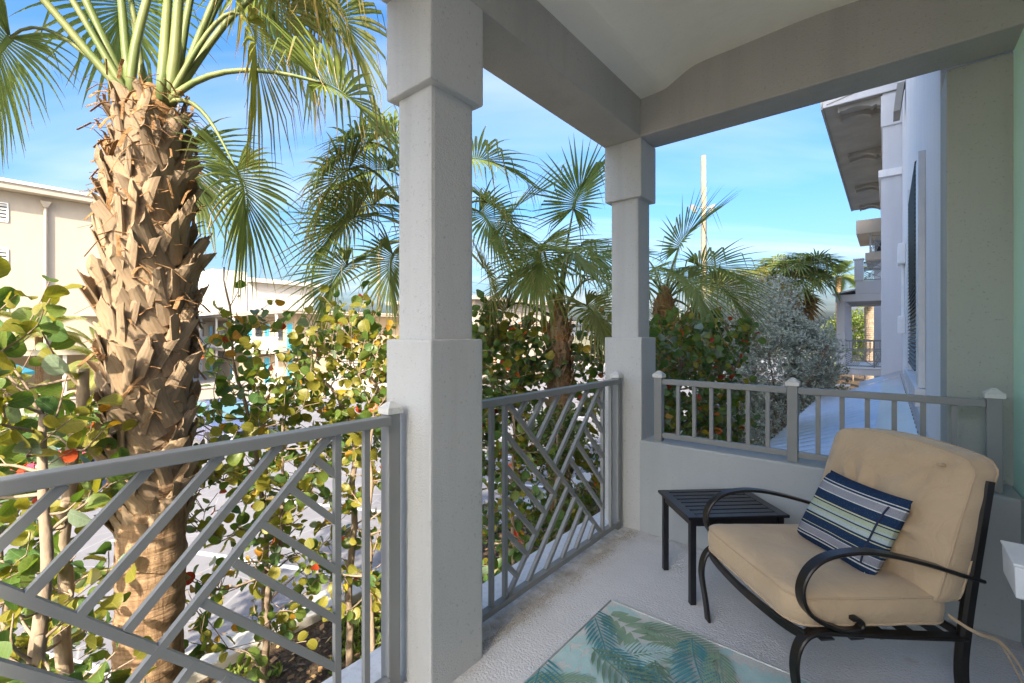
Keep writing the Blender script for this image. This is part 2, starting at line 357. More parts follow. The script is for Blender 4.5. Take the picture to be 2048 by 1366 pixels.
# ---------------------------------------------------------------- ground, parking, curb
def structure(o): o['kind'] = 'structure'; return o
structure(MB().box(-900, 900, -500, 1500, G-.3, G).build('ground', M['ground']))
structure(MB().box(-27, -6.3, -60, 90, G-.1, G+.012).build('parking_lot', M['asphalt']))
structure(MB().box(-60, -26.9, -60, 60, G-.1, G+.022).build('pool_deck', M['paving']))
structure(MB().box(-5.9, .2, -30, 60, G-.1, G+.03).build('planting_bed', M['soil']))
b = MB()
for k in range(-14, 30): b.box(-6.32, -5.86, k*2.4+.006, k*2.4+2.394, G-.1, G+.15)
structure(b.build('curb', M['concrete'], bevel=.025))
b = MB()
for k in range(-3, 9):
    y = .72+(k)*2.75; b.hexa([(-6.45, y+.42, G+.0125), (-6.45, y+.54, G+.0125), (-11.2, y-1.66, G+.0125), (-11.2, y-1.78, G+.0125), (-6.45, y+.42, G+.016), (-6.45, y+.54, G+.016), (-11.2, y-1.66, G+.016), (-11.2, y-1.78, G+.016)])
structure(b.build('parking_line', M['paint']))

# ---------------------------------------------------------------- our building with its balcony
bld = thing('apartment_building', (.46, 4, G), 'grey stucco apartment building around the balcony, with columns, beams and a white side wall', 'building')
def P(name, b, m, parent=bld, bevel=0, smooth=False, kind=None): return b.build(name, m, parent, bevel=bevel, smooth=smooth, kind=kind)
P('balcony_floor', MB().box(-1.615, .465, -.9, 2.976, -.28, 0), M['floor'])
P('floor_edge', MB().box(-1.70, -1.50, -.9, 3.235, -.29, .008), M['edge'], bevel=.01)
b = MB()                                              # grit swept along the rail
for i in range(5200):
    y = rnd(1.40, 2.95); x = -1.385+abs(random.gauss(0, .032))+.05*max(0, NZ.noise(V((y*4, 1, 0)))); r = rnd(.0006, .0026)
    if NZ.noise(V((x*9, y*5, 4))) < -.12 and random.random() < .8: continue
    b.hexa([(x-r, y-r, 0), (x+r, y-r, 0), (x+r, y+r, 0), (x-r, y+r, 0), (x-r*.5, y-r*.6, r), (x+r*.6, y-r*.5, r), (x+r*.5, y+r*.6, r), (x-r*.6, y+r*.4, r)])
P('grit', b, M['grit'], kind='stuff')
def column(y0, y1, first):
    x0, x1 = -1.598, -1.314
    c = P('column', MB().box(x0+.035, x1-.037, y0+.033, y1-.02, 1.30, 2.36), M['column'], bevel=.018)
    P('pier', MB().box(x0, x1, y0, y1, -.28, 1.343), M['column'], c, bevel=.010)
    P('capital', MB().box(x0, x1-.002, y0, y1+.006, 2.325, 2.735), M['column'], c, bevel=.010)
    return c
column(1.106, 1.389, True); column(2.982, 3.236, False)
P('beam', MB().box(-1.605, -1.316, -.9, 2.973, 2.732, 3.5), M['beam'], bevel=.010)
P('beam', MB().box(-1.609, .62, 2.975, 3.232, 2.734, 3.5), M['beam'], bevel=.010)
b = MB(); prof = [(-1.40,2.990),(-1.31,2.992),(-1.16,3.000),(-1.097,3.024),(-1.051,3.048),(-.985,3.078),(-.921,3.092),(-.82,3.098),(-.733,3.10),(-.38,3.115),(-.1,3.108),(.2,3.10),(.47,3.10)]
sp_ = smooth_path([(x, 0, z) for x, z in prof], 4)
for i in range(len(sp_)-1):
    a, c = sp_[i], sp_[i+1]
    b.poly([(a.x, -.9, a.z), (a.x, 3.0, a.z), (c.x, 3.0, c.z), (c.x, -.9, c.z)])
b.box(-1.5, .6, -.9, 3.0, 3.3, 3.45)
P('ceiling', b, M['ceiling'], smooth=False)
P('parapet_wall', MB().box(-1.33, .464, 2.98, 3.233, -.28, .632), M['lowwall'], bevel=.012)
P('pilaster', MB().box(.232, .70, 3.237, 3.60, -2.5, 2.733), M['pilaster'], bevel=.006)
P('side_wall', MB().box(.466, 1.0, -.9, 2.6, -2.5, 3.5), M['white_wall'])  # out of view; white chosen to bounce light up to the ceiling
P('mint_wall_strip', MB().box(.466, .9, 2.601, 3.2365, -2.5, 3.5), M['green_wall'])
P('wall_base', MB().box(.452, .4655, -.9, 2.979, .001, .64), M['lowwall'])
P('facade_wall', MB().box(.2325, 1.2, 3.602, 25, -2.5, 7.6), M['white_wall'])
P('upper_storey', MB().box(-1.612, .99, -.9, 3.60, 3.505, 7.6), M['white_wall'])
P('unseen_sun_block', MB().box(1.01, 9, -4.6, 25, -2.5, 10.2), M['white_wall'])  # unseen mass, height and length set to keep sun off balcony and gable
P('lower_wall', MB().box(-1.3, .46, -.9, 3.2, -2.5, -.285), M['lowwall'])
# bump-out with its ledge, upper pier and the roof eave on paired scroll brackets
P('bump_out', MB().box(-.12, .2315, 12.8, 25, -2.5, 4.80), M['grey_wall'], bevel=.01)
P('ledge', MB().box(-.165, .2310, 12.74, 25, 4.802, 4.96), M['white_wall'], bevel=.008)
P('upper_pier', MB().box(-.095, .2305, 12.84, 25, 4.962, 7.58), M['grey_wall'], bevel=.008)
P('upper_pier_band', MB().box(-.125, .2308, 12.80, 25, 5.92, 6.60), M['grey_wall'], bevel=.008)
ev = P('roof_eave', MB().hexa([(-1.17,12.8,6.648),(.2306,12.8,6.648),(.2306,24.1,6.648),(-1.17,24.1,6.648),(-1.17,12.8,6.80),(.2306,12.8,7.55),(.2306,24.1,7.55),(-1.17,24.1,6.80)]), M['soffit'])
P('eave_fascia', MB().box(-1.215, -1.172, 12.78, 24.12, 6.63, 6.84), M['soffit'], ev)
P('gable_panel', MB().hexa([(-1.17,12.765,6.655),(.225,12.765,6.655),(.225,12.797,6.655),(-1.17,12.797,6.655),(-1.17,12.765,6.79),(.225,12.765,7.56),(.225,12.797,7.56),(-1.17,12.797,6.79)]), M['grey_wall'], ev)
P('gable_line', MB().hexa([(-1.10,12.75,6.70),(-.20,12.75,6.88),(-.20,12.763,6.88),(-1.10,12.763,6.70),(-1.10,12.75,6.715),(-.20,12.75,6.895),(-.20,12.763,6.895),(-1.10,12.763,6.715)]), M['soffit'], ev)
def bracket(y):
    pts = smooth_path([(-.19, y, 6.50), (-.30, y, 6.50), (-.45, y, 6.555), (-.62, y, 6.575), (-.76, y, 6.545), (-.86, y, 6.545)], 5)
    b = MB(); n = len(pts)
    for i in range(n-1):
        a, c = pts[i], pts[i+1]
        b.hexa([(a.x, y-.09, a.z), (c.x, y-.09, c.z), (c.x, y+.09, c.z), (a.x, y+.09, a.z), (a.x, y-.09, 6.647), (c.x, y-.09, 6.647), (c.x, y+.09, 6.647), (a.x, y+.09, 6.647)])
    b.box(-.90, -.86, y-.11, y+.11, 6.52, 6.647); b.box(-.30, -.25, y-.105, y+.105, 6.47, 6.647); b.box(-.19, -.13, y-.11, y+.11, 6.46, 6.647)
    P('bracket', b, M['soffit'], ev)
for y in (13.02, 13.55, 16.5, 17.0, 20.2, 20.75, 23.3, 23.7): bracket(y)
# louvred shutter on the side wall
sh = P('shutter', MB().box(.205, .2322, 5.35, 7.75, .98, 2.98), M['trim'])
P('shutter_frame', MB().box(.187, .2321, 4.95, 5.34, .93, 2.86), M['trim'], sh, bevel=.006)
P('shutter_frame', MB().box(.182, .2321, 7.40, 7.85, .93, 3.15), M['trim'], sh, bevel=.006)
P('shutter_sill', MB().box(.165, .2321, 4.9, 7.9, .78, .925), M['trim'], sh, bevel=.006)
b = MB()
for k in range(46): z = 1.03+k*.042; b.hexa([(.184,5.5,z),(.204,5.5,z+.012),(.204,7.3,z+.012),(.184,7.3,z),(.184,5.5,z+.012),(.204,5.5,z+.030),(.204,7.3,z+.030),(.184,7.3,z+.012)])
P('slats', b, M['louvre'], sh, kind='stuff')
for z0, z1 in ((1.38, 1.70), (2.62, 2.98)): P('meter_box', MB().box(.13, .232, 10.5, 10.95, z0, z1), M['plastic'], bevel=.02)
P('conduit', MB().tube([(.205, 10.72, 1.7), (.205, 10.72, 2.62)], .025, 8), M['plastic'])
P('wall_lamp_arm', MB().box(.13, .232, 10.4, 10.75, 5.75, 6.02), M['plastic'], bevel=.02)
P('wall_lamp_shade', MB().hexa([(.07,10.3,5.25),(.16,10.3,5.25),(.16,10.8,5.25),(.07,10.8,5.25),(.12,10.35,5.749),(.22,10.35,5.749),(.22,10.75,5.749),(.12,10.75,5.749)]), M['soffit'])
# corrugated porch roof with flashing strips and screws
ya, yb = 3.25, 12.74
def roofz(x): return -.115+(x+1.226)*(.44+.115)/(.18+1.226)
b = MB(); per = .30; n = int((yb-ya)/per*12)
for i in range(n):
    y0, y1 = ya+(yb-ya)*i/n, ya+(yb-ya)*(i+1)/n
    h0, h1 = [.075*abs(math.cos(math.pi*(y-ya)/per))**1.8-.035 for y in (y0, y1)]
    xs = (-1.25, -.5, .2)
    for x0, x1 in zip(xs, xs[1:]):
        b.poly([(x0, y0, roofz(x0)+h0), (x1, y0, roofz(x1)+h0), (x1, y1, roofz(x1)+h1), (x0, y1, roofz(x0)+h1)])
pr = P('porch_roof', b, M['zinc'], smooth=True)
P('flashing', MB().hexa([(-.10,3.3,roofz(-.10)+.040),(.20,3.3,roofz(.2)+.045),(.20,12.7,roofz(.2)+.045),(-.10,12.7,roofz(-.10)+.040),(-.10,3.3,roofz(-.10)+.044),(.20,3.3,roofz(.2)+.049),(.20,12.7,roofz(.2)+.049),(-.10,12.7,roofz(-.10)+.044)]), M['zinc'], pr)
P('flashing', MB().box(.2, .2315, 3.3, 12.7, .45, .60), M['zinc'], pr)
P('flashing', MB().hexa([(-.5,12.55,roofz(-.5)+.04),(.2,12.55,roofz(.2)+.052),(.2,12.79,roofz(.2)+.06),(-.5,12.79,roofz(-.5)+.05),(-.5,12.55,roofz(-.5)+.05),(.2,12.55,roofz(.2)+.062),(.2,12.79,roofz(.2)+.14),(-.5,12.79,roofz(-.5)+.13)]), M['zinc'], pr)
b = MB()
for k in range(34): y = 3.6+k*.27; b.box(.190, .1995, y, y+.02, .515, .535); 
P('screws', b, M['metal'], pr, kind='stuff')
P('porch_beam', MB().box(-1.1, -.98, 3.3, 12.6, -.34, -.19), M['trim'], pr)
for y in (3.6, 8.0, 12.4): P('porch_post', MB().box(-1.1, -.98, y, y+.12, G, -.342), M['trim'], pr)

# ---------------------------------------------------------------- wall-mounted box at the right edge
t = thing('wall_box', (.4, 2.1, .6), 'small white plastic box fixed to the wall at the right edge beside the armchair', 'wall box')
MB().hexa([(.293,2.003,.572),(.451,2.003,.572),(.451,2.197,.572),(.293,2.197,.572),(.29,2.0,.668),(.451,2.0,.668),(.451,2.2,.668),(.29,2.2,.668)]).build('body', M['plastic'], t, bevel=.006)
MB().box(.287, .451, 1.997, 2.203, .669, .677).build('lid', M['plastic'], t, bevel=.003)

# ---------------------------------------------------------------- railings
GR = 'grey metal balcony railings'
def cap_mb(x, y, z, s=.034):
    b = MB().box(x-s, x+s, y-s, y+s, z, z+.022); q = s*.93
    b.hexa([(x-q,y-q,z+.0225),(x+q,y-q,z+.0225),(x+q,y+q,z+.0225),(x-q,y+q,z+.0225),(x-.008,y-.008,z+.045),(x+.008,y-.008,z+.045),(x+.008,y+.008,z+.045),(x-.008,y+.008,z+.045)]); return b
def post(root, x, y, z0, z1):
    p = MB().box(x-.0265, x+.0265, y-.0265, y+.0265, z0, z1).build('post', M['rail'], root, bevel=.004)
    cap_mb(x, y, z1).build('post_cap', M['cap'], p)
def lattice(root, off, x=-1.45, lo=.07, hi=1.02):
    ex, w_, cnt = (1, 0, 0), .022, [0]
    def bar(y0, z0, y1, z1): cnt[0] += 1; xo = x+((cnt[0]*7) % 29-14)*.00016; MB().bar((xo, y0+off, z0), (xo, y1+off, z1), ex, .020, w_).build('bar', M['rail'], root)
    for y in (1.591, 1.688, 2.675, 2.786): bar(y, lo, y, hi)
    bar(1.715, hi, 2.650, lo); bar(1.715, lo, 2.650, hi)
    for y0, z0, y1, z1 in [(1.861,1.02,1.785,.945),(2.01,1.02,1.878,.880),(2.165,1.02,1.962,.799),(2.325,1.02,2.045,.718),(2.485,1.02,2.128,.637),
        (1.69,.876,2.115,.458),(1.69,.716,2.03,.38),(1.69,.556,1.945,.295),(1.69,.396,1.862,.215),(1.69,.236,1.779,.139),
        (2.595,.956,2.673,.880),(2.52,.875,2.673,.722),(2.44,.787,2.673,.556),(2.365,.70,2.673,.388),(2.288,.618,2.673,.222),
        (2.255,.461,1.874,.07),(2.335,.380,2.032,.07),(2.412,.301,2.191,.07),(2.494,.226,2.346,.07),(2.568,.146,2.503,.07)]:
        l = math.hypot(y1-y0, z1-z0); q = .012/l
        bar(y0-(y1-y0)*q*(z0 < 1.02 and z0 > .07), z0-(z1-z0)*q*(z0 < 1.02 and z0 > .07), y1+(y1-y0)*q*(z1 > .071 and y1 < 2.67), z1+(z1-z0)*q*(z1 > .071 and y1 < 2.67))
r2 = thing('balcony_railing', (-1.45, 2.2, 0), 'grey metal railing of crossing diagonal bars between the two columns', 'railing', GR)
MB().box(-1.475, -1.425, 1.392, 2.8945, 1.021, 1.055).build('top_rail', M['rail'], r2, bevel=.004)
MB().box(-1.470, -1.430, 1.392, 2.8945, .038, .069).build('bottom_rail', M['rail'], r2, bevel=.004)
lattice(r2, 0); post(r2, -1.472, 2.922, 0, 1.060)
r1 = thing('balcony_railing', (-1.45, .4, 0), 'grey metal railing of crossing diagonal bars in front of the big palm trunk', 'railing', GR)
MB().box(-1.475, -1.425, -.42, 1.0125, 1.021, 1.055).build('top_rail', M['rail'], r1, bevel=.004)
MB().box(-1.470, -1.430, -.42, 1.0125, .038, .069).build('bottom_rail', M['rail'], r1, bevel=.004)
lattice(r1, -1.869); post(r1, -1.472, 1.040, 0, 1.060)
r3 = thing('balcony_railing', (-.4, 3.05, .63), 'low grey railing of upright bars standing on the parapet wall behind the armchair', 'railing', GR)
for x0, x1 in ((-1.189, -.451), (-.397, .351)):
    MB().box(x0, x1, 3.03, 3.07, 1.022, 1.058).build('top_rail', M['rail'], r3, bevel=.004)
    MB().box(x0, x1, 3.033, 3.067, .656, .690).build('bottom_rail', M['rail'], r3, bevel=.004)
for x in (-1.084, -.979, -.872, -.766, -.659, -.552, -.303, -.194, -.085, .024, .134, .245): MB().box(x-.011, x+.011, 3.04, 3.06, .691, 1.021).build('bar', M['rail'], r3)
for x in (-1.216, -.424, .378): post(r3, x, 3.05, .632, 1.068)

# ---------------------------------------------------------------- rug
rug = thing('rug', (-.3, 1.0, 0), 'cream outdoor rug printed with green and teal palm leaves', 'rug')
RX0, RX1, RY0, RY1 = -1.085, .35, -.3, 2.095
MB().box(RX0, RX1, RY0, RY1, .001, .009).build('rug_base', M['rug'], rug, bevel=.003)
b = MB()
for a, c in (((RX0, RY0), (RX0, RY1)), ((RX0, RY1), (RX1, RY1))): b.tube([(a[0], a[1], .007), (c[0], c[1], .007)], .006, 6)
b.build('rug_border', M['rug'], rug, smooth=True)
PR = MB(); level = [0]; lz = [0]
def rug_poly(pts, z, m):
    cx = sum(p[0] for p in pts)/len(pts); cy = sum(p[1] for p in pts)/len(pts); lz[0] += 5e-6
    if RX0+.012 < cx < RX1-.01 and RY0+.01 < cy < RY1-.010:
        PR.poly([(min(RX1-.008, max(RX0+.008, p[0])), min(RY1-.008, max(RY0+.008, p[1])), .0094+lz[0]) for p in pts], m)
def rug_frond(x, y, ang, L, wd, m, n=15, rib=True, spread=55, leafw=.030):
    level[0] += 1; z = .0096+level[0]*.00006
    d = V((math.cos(ang), math.sin(ang))); s = V((-d.y, d.x)); bend = rnd(-.25, .25)
    def C(t): return V((x, y))+d*L*t+s*bend*L*t*t
    for i in range(n):
        for sg in (-1, 1):
            t = (i+.5)/n*.98; c = C(t); a = R(spread*(1-.35*t))*sg; ll = wd*(math.sin(math.pi*min(1, .12+t*.9))**.7)*rnd(.85, 1.1)
            dr = d*math.cos(a)+s*math.sin(a); pr = V((-dr.y, dr.x)); w2 = leafw*rnd(.7, 1.1)*(1-.35*t); cv = -sg*.12
            p = [c, c+dr*ll*.3+pr*w2*.5+pr*cv*ll*.09, c+dr*ll*.65+pr*w2*.42+pr*cv*ll*.42, c+dr*ll+pr*cv*ll, c+dr*ll*.65-pr*w2*.42+pr*cv*ll*.42, c+dr*ll*.3-pr*w2*.5+pr*cv*ll*.09]
            rug_poly(p, z, m)
    if rib:
        for i in range(14):
            a, c = C(i/14), C((i+1)/14); rug_poly([a+s*.0035, a-s*.0035, c-s*.0035, c+s*.0035], z+.00003, m if rib == 1 else 0)
def rug_broad(x, y, ang, L, wd, m):                   # split-leaf shape: broad lobes with gaps
    rug_frond(x, y, ang, L, wd, m, n=9, rib=2, spread=70, leafw=.056)
rs = random.getstate(); random.seed(8)
for gy in range(4):
    for gx in range(5): rug_broad(-1.1+gx*.30+rnd(-.08, .08), 1.15+gy*.27+rnd(-.08, .08), R(rnd(-70, 60)), rnd(.36, .5), .17, 3)
for x, y, a, L in [(-1.05,1.98,-15,.42),(-.30,1.60,-12,.42),(-.78,1.12,-10,.40),(-.10,1.95,-60,.4)]: rug_broad(x, y, R(a), L, .16, 1)
for gy in range(9):
    for gx in range(7):
        x, y = -1.09+gx*.20+rnd(-.09, .09)+(gy % 2)*.10, .55+gy*.18+rnd(-.06, .06)
        rug_frond(x, y, R(rnd(-75, 55)), rnd(.34, .52), rnd(.11, .16), random.choice([1, 2, 2, 4, 2, 1, 3]), n=17, leafw=.0150)
for x, y, a, L, m_ in [(-.97,1.70,-18,.66,4),(-.62,1.72,-50,.62,2),(-.95,1.15,38,.5,1)]: rug_frond(x, y, R(a), L, .18, m_, n=20, leafw=.017)
random.setstate(rs)
PR.build('leaf_print', [M['rug'], M['rug_green'], M['rug_teal'], M['rug_aqua'], M['rug_olive']], rug)

# ---------------------------------------------------------------- side table
tb = thing('side_table', (-.73, 2.64, 0), 'small black slatted side table in front of the low wall', 'side table')
e1, e2 = V((.685, -.728, 0)).normalized(), V((.728, .685, 0)).normalized(); T0 = V((-1.041, 2.59, 0))
def TB(name, a0, a1, b0, b1, z0, z1, bev=.003):
    q = [T0+e1*a+e2*c for a, c in ((a0, b0), (a1, b0), (a1, b1), (a0, b1))]
    MB().hexa([(p.x, p.y, z0) for p in q]+[(p.x, p.y, z1) for p in q]).build(name, M['blackwood'], tb, bevel=bev)
W1, W2, H = .405, .525, .45
for a in (.018, W1-.018-.030):
    for c in (.018, W2-.018-.030): TB('leg', a, a+.030, c, c+.030, 0, H-.0155)
TB('apron', .022, .040, .05, W2-.05, H-.055, H-.016); TB('apron', W1-.040, W1-.022, .05, W2-.05, H-.055, H-.016)
TB('apron', .05, W1-.05, .022, .040, H-.055, H-.016); TB('apron', .05, W1-.05, W2-.040, W2-.022, H-.055, H-.016)
TB('frame_side', 0, W1, 0, .05, H-.015, H); TB('frame_side', 0, W1, W2-.05, W2, H-.015, H)
TB('frame_side', 0, .042, .0505, W2-.0505, H-.015, H); TB('frame_side', W1-.042, W1, .0505, W2-.0505, H-.015, H)
ns = 6; g0, g1 = .042+.009, W1-.042-.009; sw = (g1-g0-.010*(ns-1))/ns
for k in range(ns): a = g0+k*(sw+.010); TB('slat', a, a+sw, .0505, W2-.0505, H-.014, H-.001, .002)

# ---------------------------------------------------------------- armchair with cushions
CA, CU, CV = V((-.653, 2.259, 0)), V((.7071, -.7071, 0)), V((.7071, .7071, 0))
def cp(x, y, z): return CA+CU*x+CV*y+V((0, 0, z))
ch = thing('armchair', tuple(cp(.31, .3, 0)), 'dark bronze metal patio armchair with tan cushions', 'armchair')
def strap(name, pts, x, w_=.042, h=.013, k=6):
    MB().sweep([cp(x, y, z) for _, y, z in smooth_path([(0, a, c) for a, c in pts], k)], CU, w_, h).build(name, M['bronze'], ch, smooth=False)
ARM = [(.655,.496),(.578,.520),(.466,.557),(.356,.588),(.248,.611),(.162,.616),(.07,.602),(.012,.566),(-.018,.512),(-.016,.458),(.012,.412),(.065,.378),(.133,.354),(.185,.356),(.197,.375),(.178,.392),(.158,.392)]
LEG = [(-.010,.0),(-.022,.10),(-.036,.18),(-.042,.24),(-.032,.297),(-.006,.335),(.037,.350),(.105,.346),(.25,.330),(.42,.313),(.59,.298)]
BACK = [(.628,.0),(.602,.06),(.585,.14),(.583,.22),(.592,.30),(.606,.40),(.628,.53),(.655,.68),(.685,.845)]
for x in (0, .62):
    strap('arm', ARM, x); strap('front_leg', LEG, x, .042, .014)
    strap('back_post', BACK, x, .030, .045)
def cbar(name, pts, w_, h):
    pts = [cp(*p) for p in smooth_path(pts, 4)]; MB().sweep(pts, (0, 0, 1), w_, h).build(name, M['bronze'], ch)
cbar('front_bar', [(0,.00,.335),(.1,-.03,.335),(.31,-.045,.335),(.52,-.03,.335),(.62,.0,.335)], .035, .016)
cbar('rear_bar', [(0,.585,.305),(.31,.585,.305),(.62,.585,.305)], .03, .016)
cbar('top_bar', [(0,.682,.82),(.31,.700,.845),(.62,.682,.82)], .035, .018)
cbar('back_bar', [(0,.612,.42),(.31,.612,.42),(.62,.612,.42)], .03, .016)
for x in (.12, .25, .37, .50): MB().bar(cp(x, .616, .42), cp(x, .690, .832), CU, .03, .008).build('back_slat', M['bronze'], ch)
for k in range(5): MB().bar(cp(.0, .08+k*.11, .318-.004*k), cp(.62, .08+k*.11, .318-.004*k), CV, .05, .004).build('seat_strap', M['louvre'], ch)
def cushion(fn, n, wrk, seed):
    """closed pillow: fn(s, t, side) -> point; s, t in -1..1, side -1..1 through the rim"""
    b = MB(); idx = {}
    def vid(p):
        k = tuple(round(q, 6) for q in p)
        if k not in idx: idx[k] = len(b.v); b.v.append(tuple(fn(*p)))
        return idx[k]
    g = [-1+2*i/n for i in range(n+1)]; rim = [-1, -.5, 0, .5, 1]
    for sd in (-1, 1):
        for i in range(n):
            for j in range(n):
                q = [(g[i], g[j], sd), (g[i+1], g[j], sd), (g[i+1], g[j+1], sd), (g[i], g[j+1], sd)]
                uv = [((a+1)/2, (c+1)/2) for a, c, _ in q]
                if sd < 0: q.reverse(); uv.reverse()
                b.face([vid(p) for p in q], 0, uv)
    for k in range(4):
        for i in range(n):
            for a in range(4):
                u0, u1 = g[i], g[i+1]
                e = {0: lambda u: (u, -1), 1: lambda u: (1, u), 2: lambda u: (-u, 1), 3: lambda u: (-1, -u)}[k]
                q = [(*e(u0), rim[a]), (*e(u1), rim[a]), (*e(u1), rim[a+1]), (*e(u0), rim[a+1])]
                b.face([vid(p) for p in q], 0, [((p[0]+1)/2, (p[1]+1)/2) for p in q])
    return b
def rr(s, t, hx, hy, r):                              # square -> rounded rectangle
    x, y = s*hx, t*hy; ix, iy = hx-r, hy-r
    dx, dy = abs(x)-ix, abs(y)-iy
    if dx > 0 and dy > 0:
        m_ = max(dx, dy); l = math.hypot(dx, dy); dx, dy = dx/l*m_, dy/l*m_
        x, y = math.copysign(ix+dx, x), math.copysign(iy+dy, y)
    return x, y
def seat_fn(s, t, d):
    x, y = rr(s, t, .302, .298, .075); rim = max(abs(s), abs(t))
    z = .402-.012*(y/.3)+d*(.066-.016*max(0, rim-.75)**2*16)
    if d > 0: z += .012*(1-s*s)*(1-t*t)+.010*NZ.noise(V((x*7, y*9, 3)))*(1-rim**4)-.018*max(0, 1-((s-.1)**2*2+(t-.3)**2*3))
    k = 1+.022*(1-d*d); f = .012*NZ.noise(V((x*16, y*16, z*5)))*(rim > .97)
    return cp(.31+x*(k+f), .262+y*(k+f), z)
sc_ = cushion(seat_fn, 28, 0, 1).build('seat_cushion', M['tan'], ch, smooth=True)
def bfold(s, t):                                      # folds radiating from the middle, dents of two tufts
    h = 0
    for cx, cy, a0 in ((-.05, -.15, .9), (.72, .93, .5)):
        dx, dy = s-cx, t-cy; r = math.hypot(dx, dy*1.1); a = math.atan2(dy, dx)
        h += a0*.026*math.sin(a*8+2*math.sin(a*3)+1)*math.exp(-((r-.45)/.28)**2)*(1 if dy > -.2 else .35)
    h -= .032*math.exp(-((s-.74)**2+(t-.90)**2)/.006) + .014*math.exp(-((s+.05)**2+(t+.15)**2)/.03)
    return h
def back_fn(s, t, d):
    x, y = rr(s, t, .302, .264, .045); rim = max(abs(s), abs(t)); hz = .665+y*.95
    if t > .6: hz += .018*(1-s*s)*(t-.6)/.4-.012*s*s*(t-.6)/.4
    off = .5*.14*(1-.30*max(0, rim-.7)**2*11)+.038*(1-s*s)*(1-t*t)
    k = 1+.020*(1-d*d); f = .010*NZ.noise(V((x*14, y*14, 9)))*(rim > .97)
    yy = .605+.335*(hz-.665)-d*off - (bfold(s, t) if d > 0 else 0)*(1-rim**6)
    return cp(.322+x*(k+f), yy-.012*(t < -.6)*0, .665+(hz-.665)*(k+f))
cushion(back_fn, 44, 0, 2).build('back_cushion', M['tan'], ch, smooth=True)
def loop(fn, d, r, name, mat, n=22):
    pts = []
    for k in range(4):
        for i in range(n):
            u = -1+2*i/n; s, t = [(u, -1), (1, u), (-u, 1), (-1, -u)][k]; pts.append(fn(s, t, d))
    pts.append(pts[0]); MB().tube(pts, r, 6, cap=False).build(name, mat, ch, smooth=True)
loop(seat_fn, .92, .0045, 'piping', M['piping']); loop(seat_fn, -.92, .0045, 'piping', M['piping'])
loop(back_fn, .90, .0045, 'piping', M['piping']); loop(back_fn, -.90, .0045, 'piping', M['piping'])
MB().lathe(tuple(cp(.322+.74*.29, .500+.10, .88)), [(.001, -.006), (.012, -.004), (.012, .004), (.001, .006)], 10).build('tuft_button', M['piping'], ch, smooth=True)
ti = smooth_path([cp(.60,.555,.365), cp(.63,.58,.345), cp(.66,.60,.335), cp(.64,.66,.31), cp(.62,.74,.26), cp(.66,.80,.10), cp(.68,.84,.006)], 5)
MB().sweep(ti, (0, 0, 1), .012, .003).build('tie', M['piping'], ch)
ti = smooth_path([cp(.66,.60,.335), cp(.67,.68,.30), cp(.69,.74,.20), cp(.74,.74,.07), cp(.79,.72,.006)], 5)
MB().sweep(ti, (0, 0, 1), .012, .003).build('tie', M['piping'], ch)
# throw pillow leaning on the back cushion
pc = [V((.170,.455,.762)), V((.548,.455,.760)), V((.505,.335,.452)), V((.105,.335,.440))]
def pil_fn(s, t, d):
    u_, v_ = (s+1)/2, (1-t)/2
    ps, pt = s*(1-.055*(1-t*t)), t*(1-.055*(1-s*s)); u_, v_ = (ps+1)/2, (1-pt)/2
    p = pc[0].lerp(pc[1], u_).lerp(pc[3].lerp(pc[2], u_), v_)
    th = .075*((1-s**4)*(1-t**4))**.55
    th += .006*NZ.noise(V((s*3, t*3, d*4)))*(1-max(abs(s), abs(t))**4)
    nrm = V((.02, -.94, .34)); p = p+nrm*(d*th-.022)
    return cp(*p)
pw = thing('throw_pillow', tuple(cp(.33, .4, .47)), 'navy throw pillow with grey, green and white stripes leaning on the armchair back', 'pillow')
cushion(pil_fn, 22, 0, 3).build('pillow_cover', M['stripe'], pw, smooth=True)
pts = [pil_fn(.86, -1+2*i/14, 1)+CV*-.004 for i in range(2, 13)]; MB().tube(pts, .0035, 5).build('seam_cord', M['navy'], pw, smooth=True)
b = MB(); c0 = pil_fn(.9, -.93, 1)
for k in range(16):
    d = rvec(); b.sweep(smooth_path([c0, c0+d*.015+V((0, 0, -.006)), c0+d*.03+V((0, 0, -.02))], 3), rvec(), .002, .001)
b.build('loose_threads', M['cloth'], pw, kind='stuff')

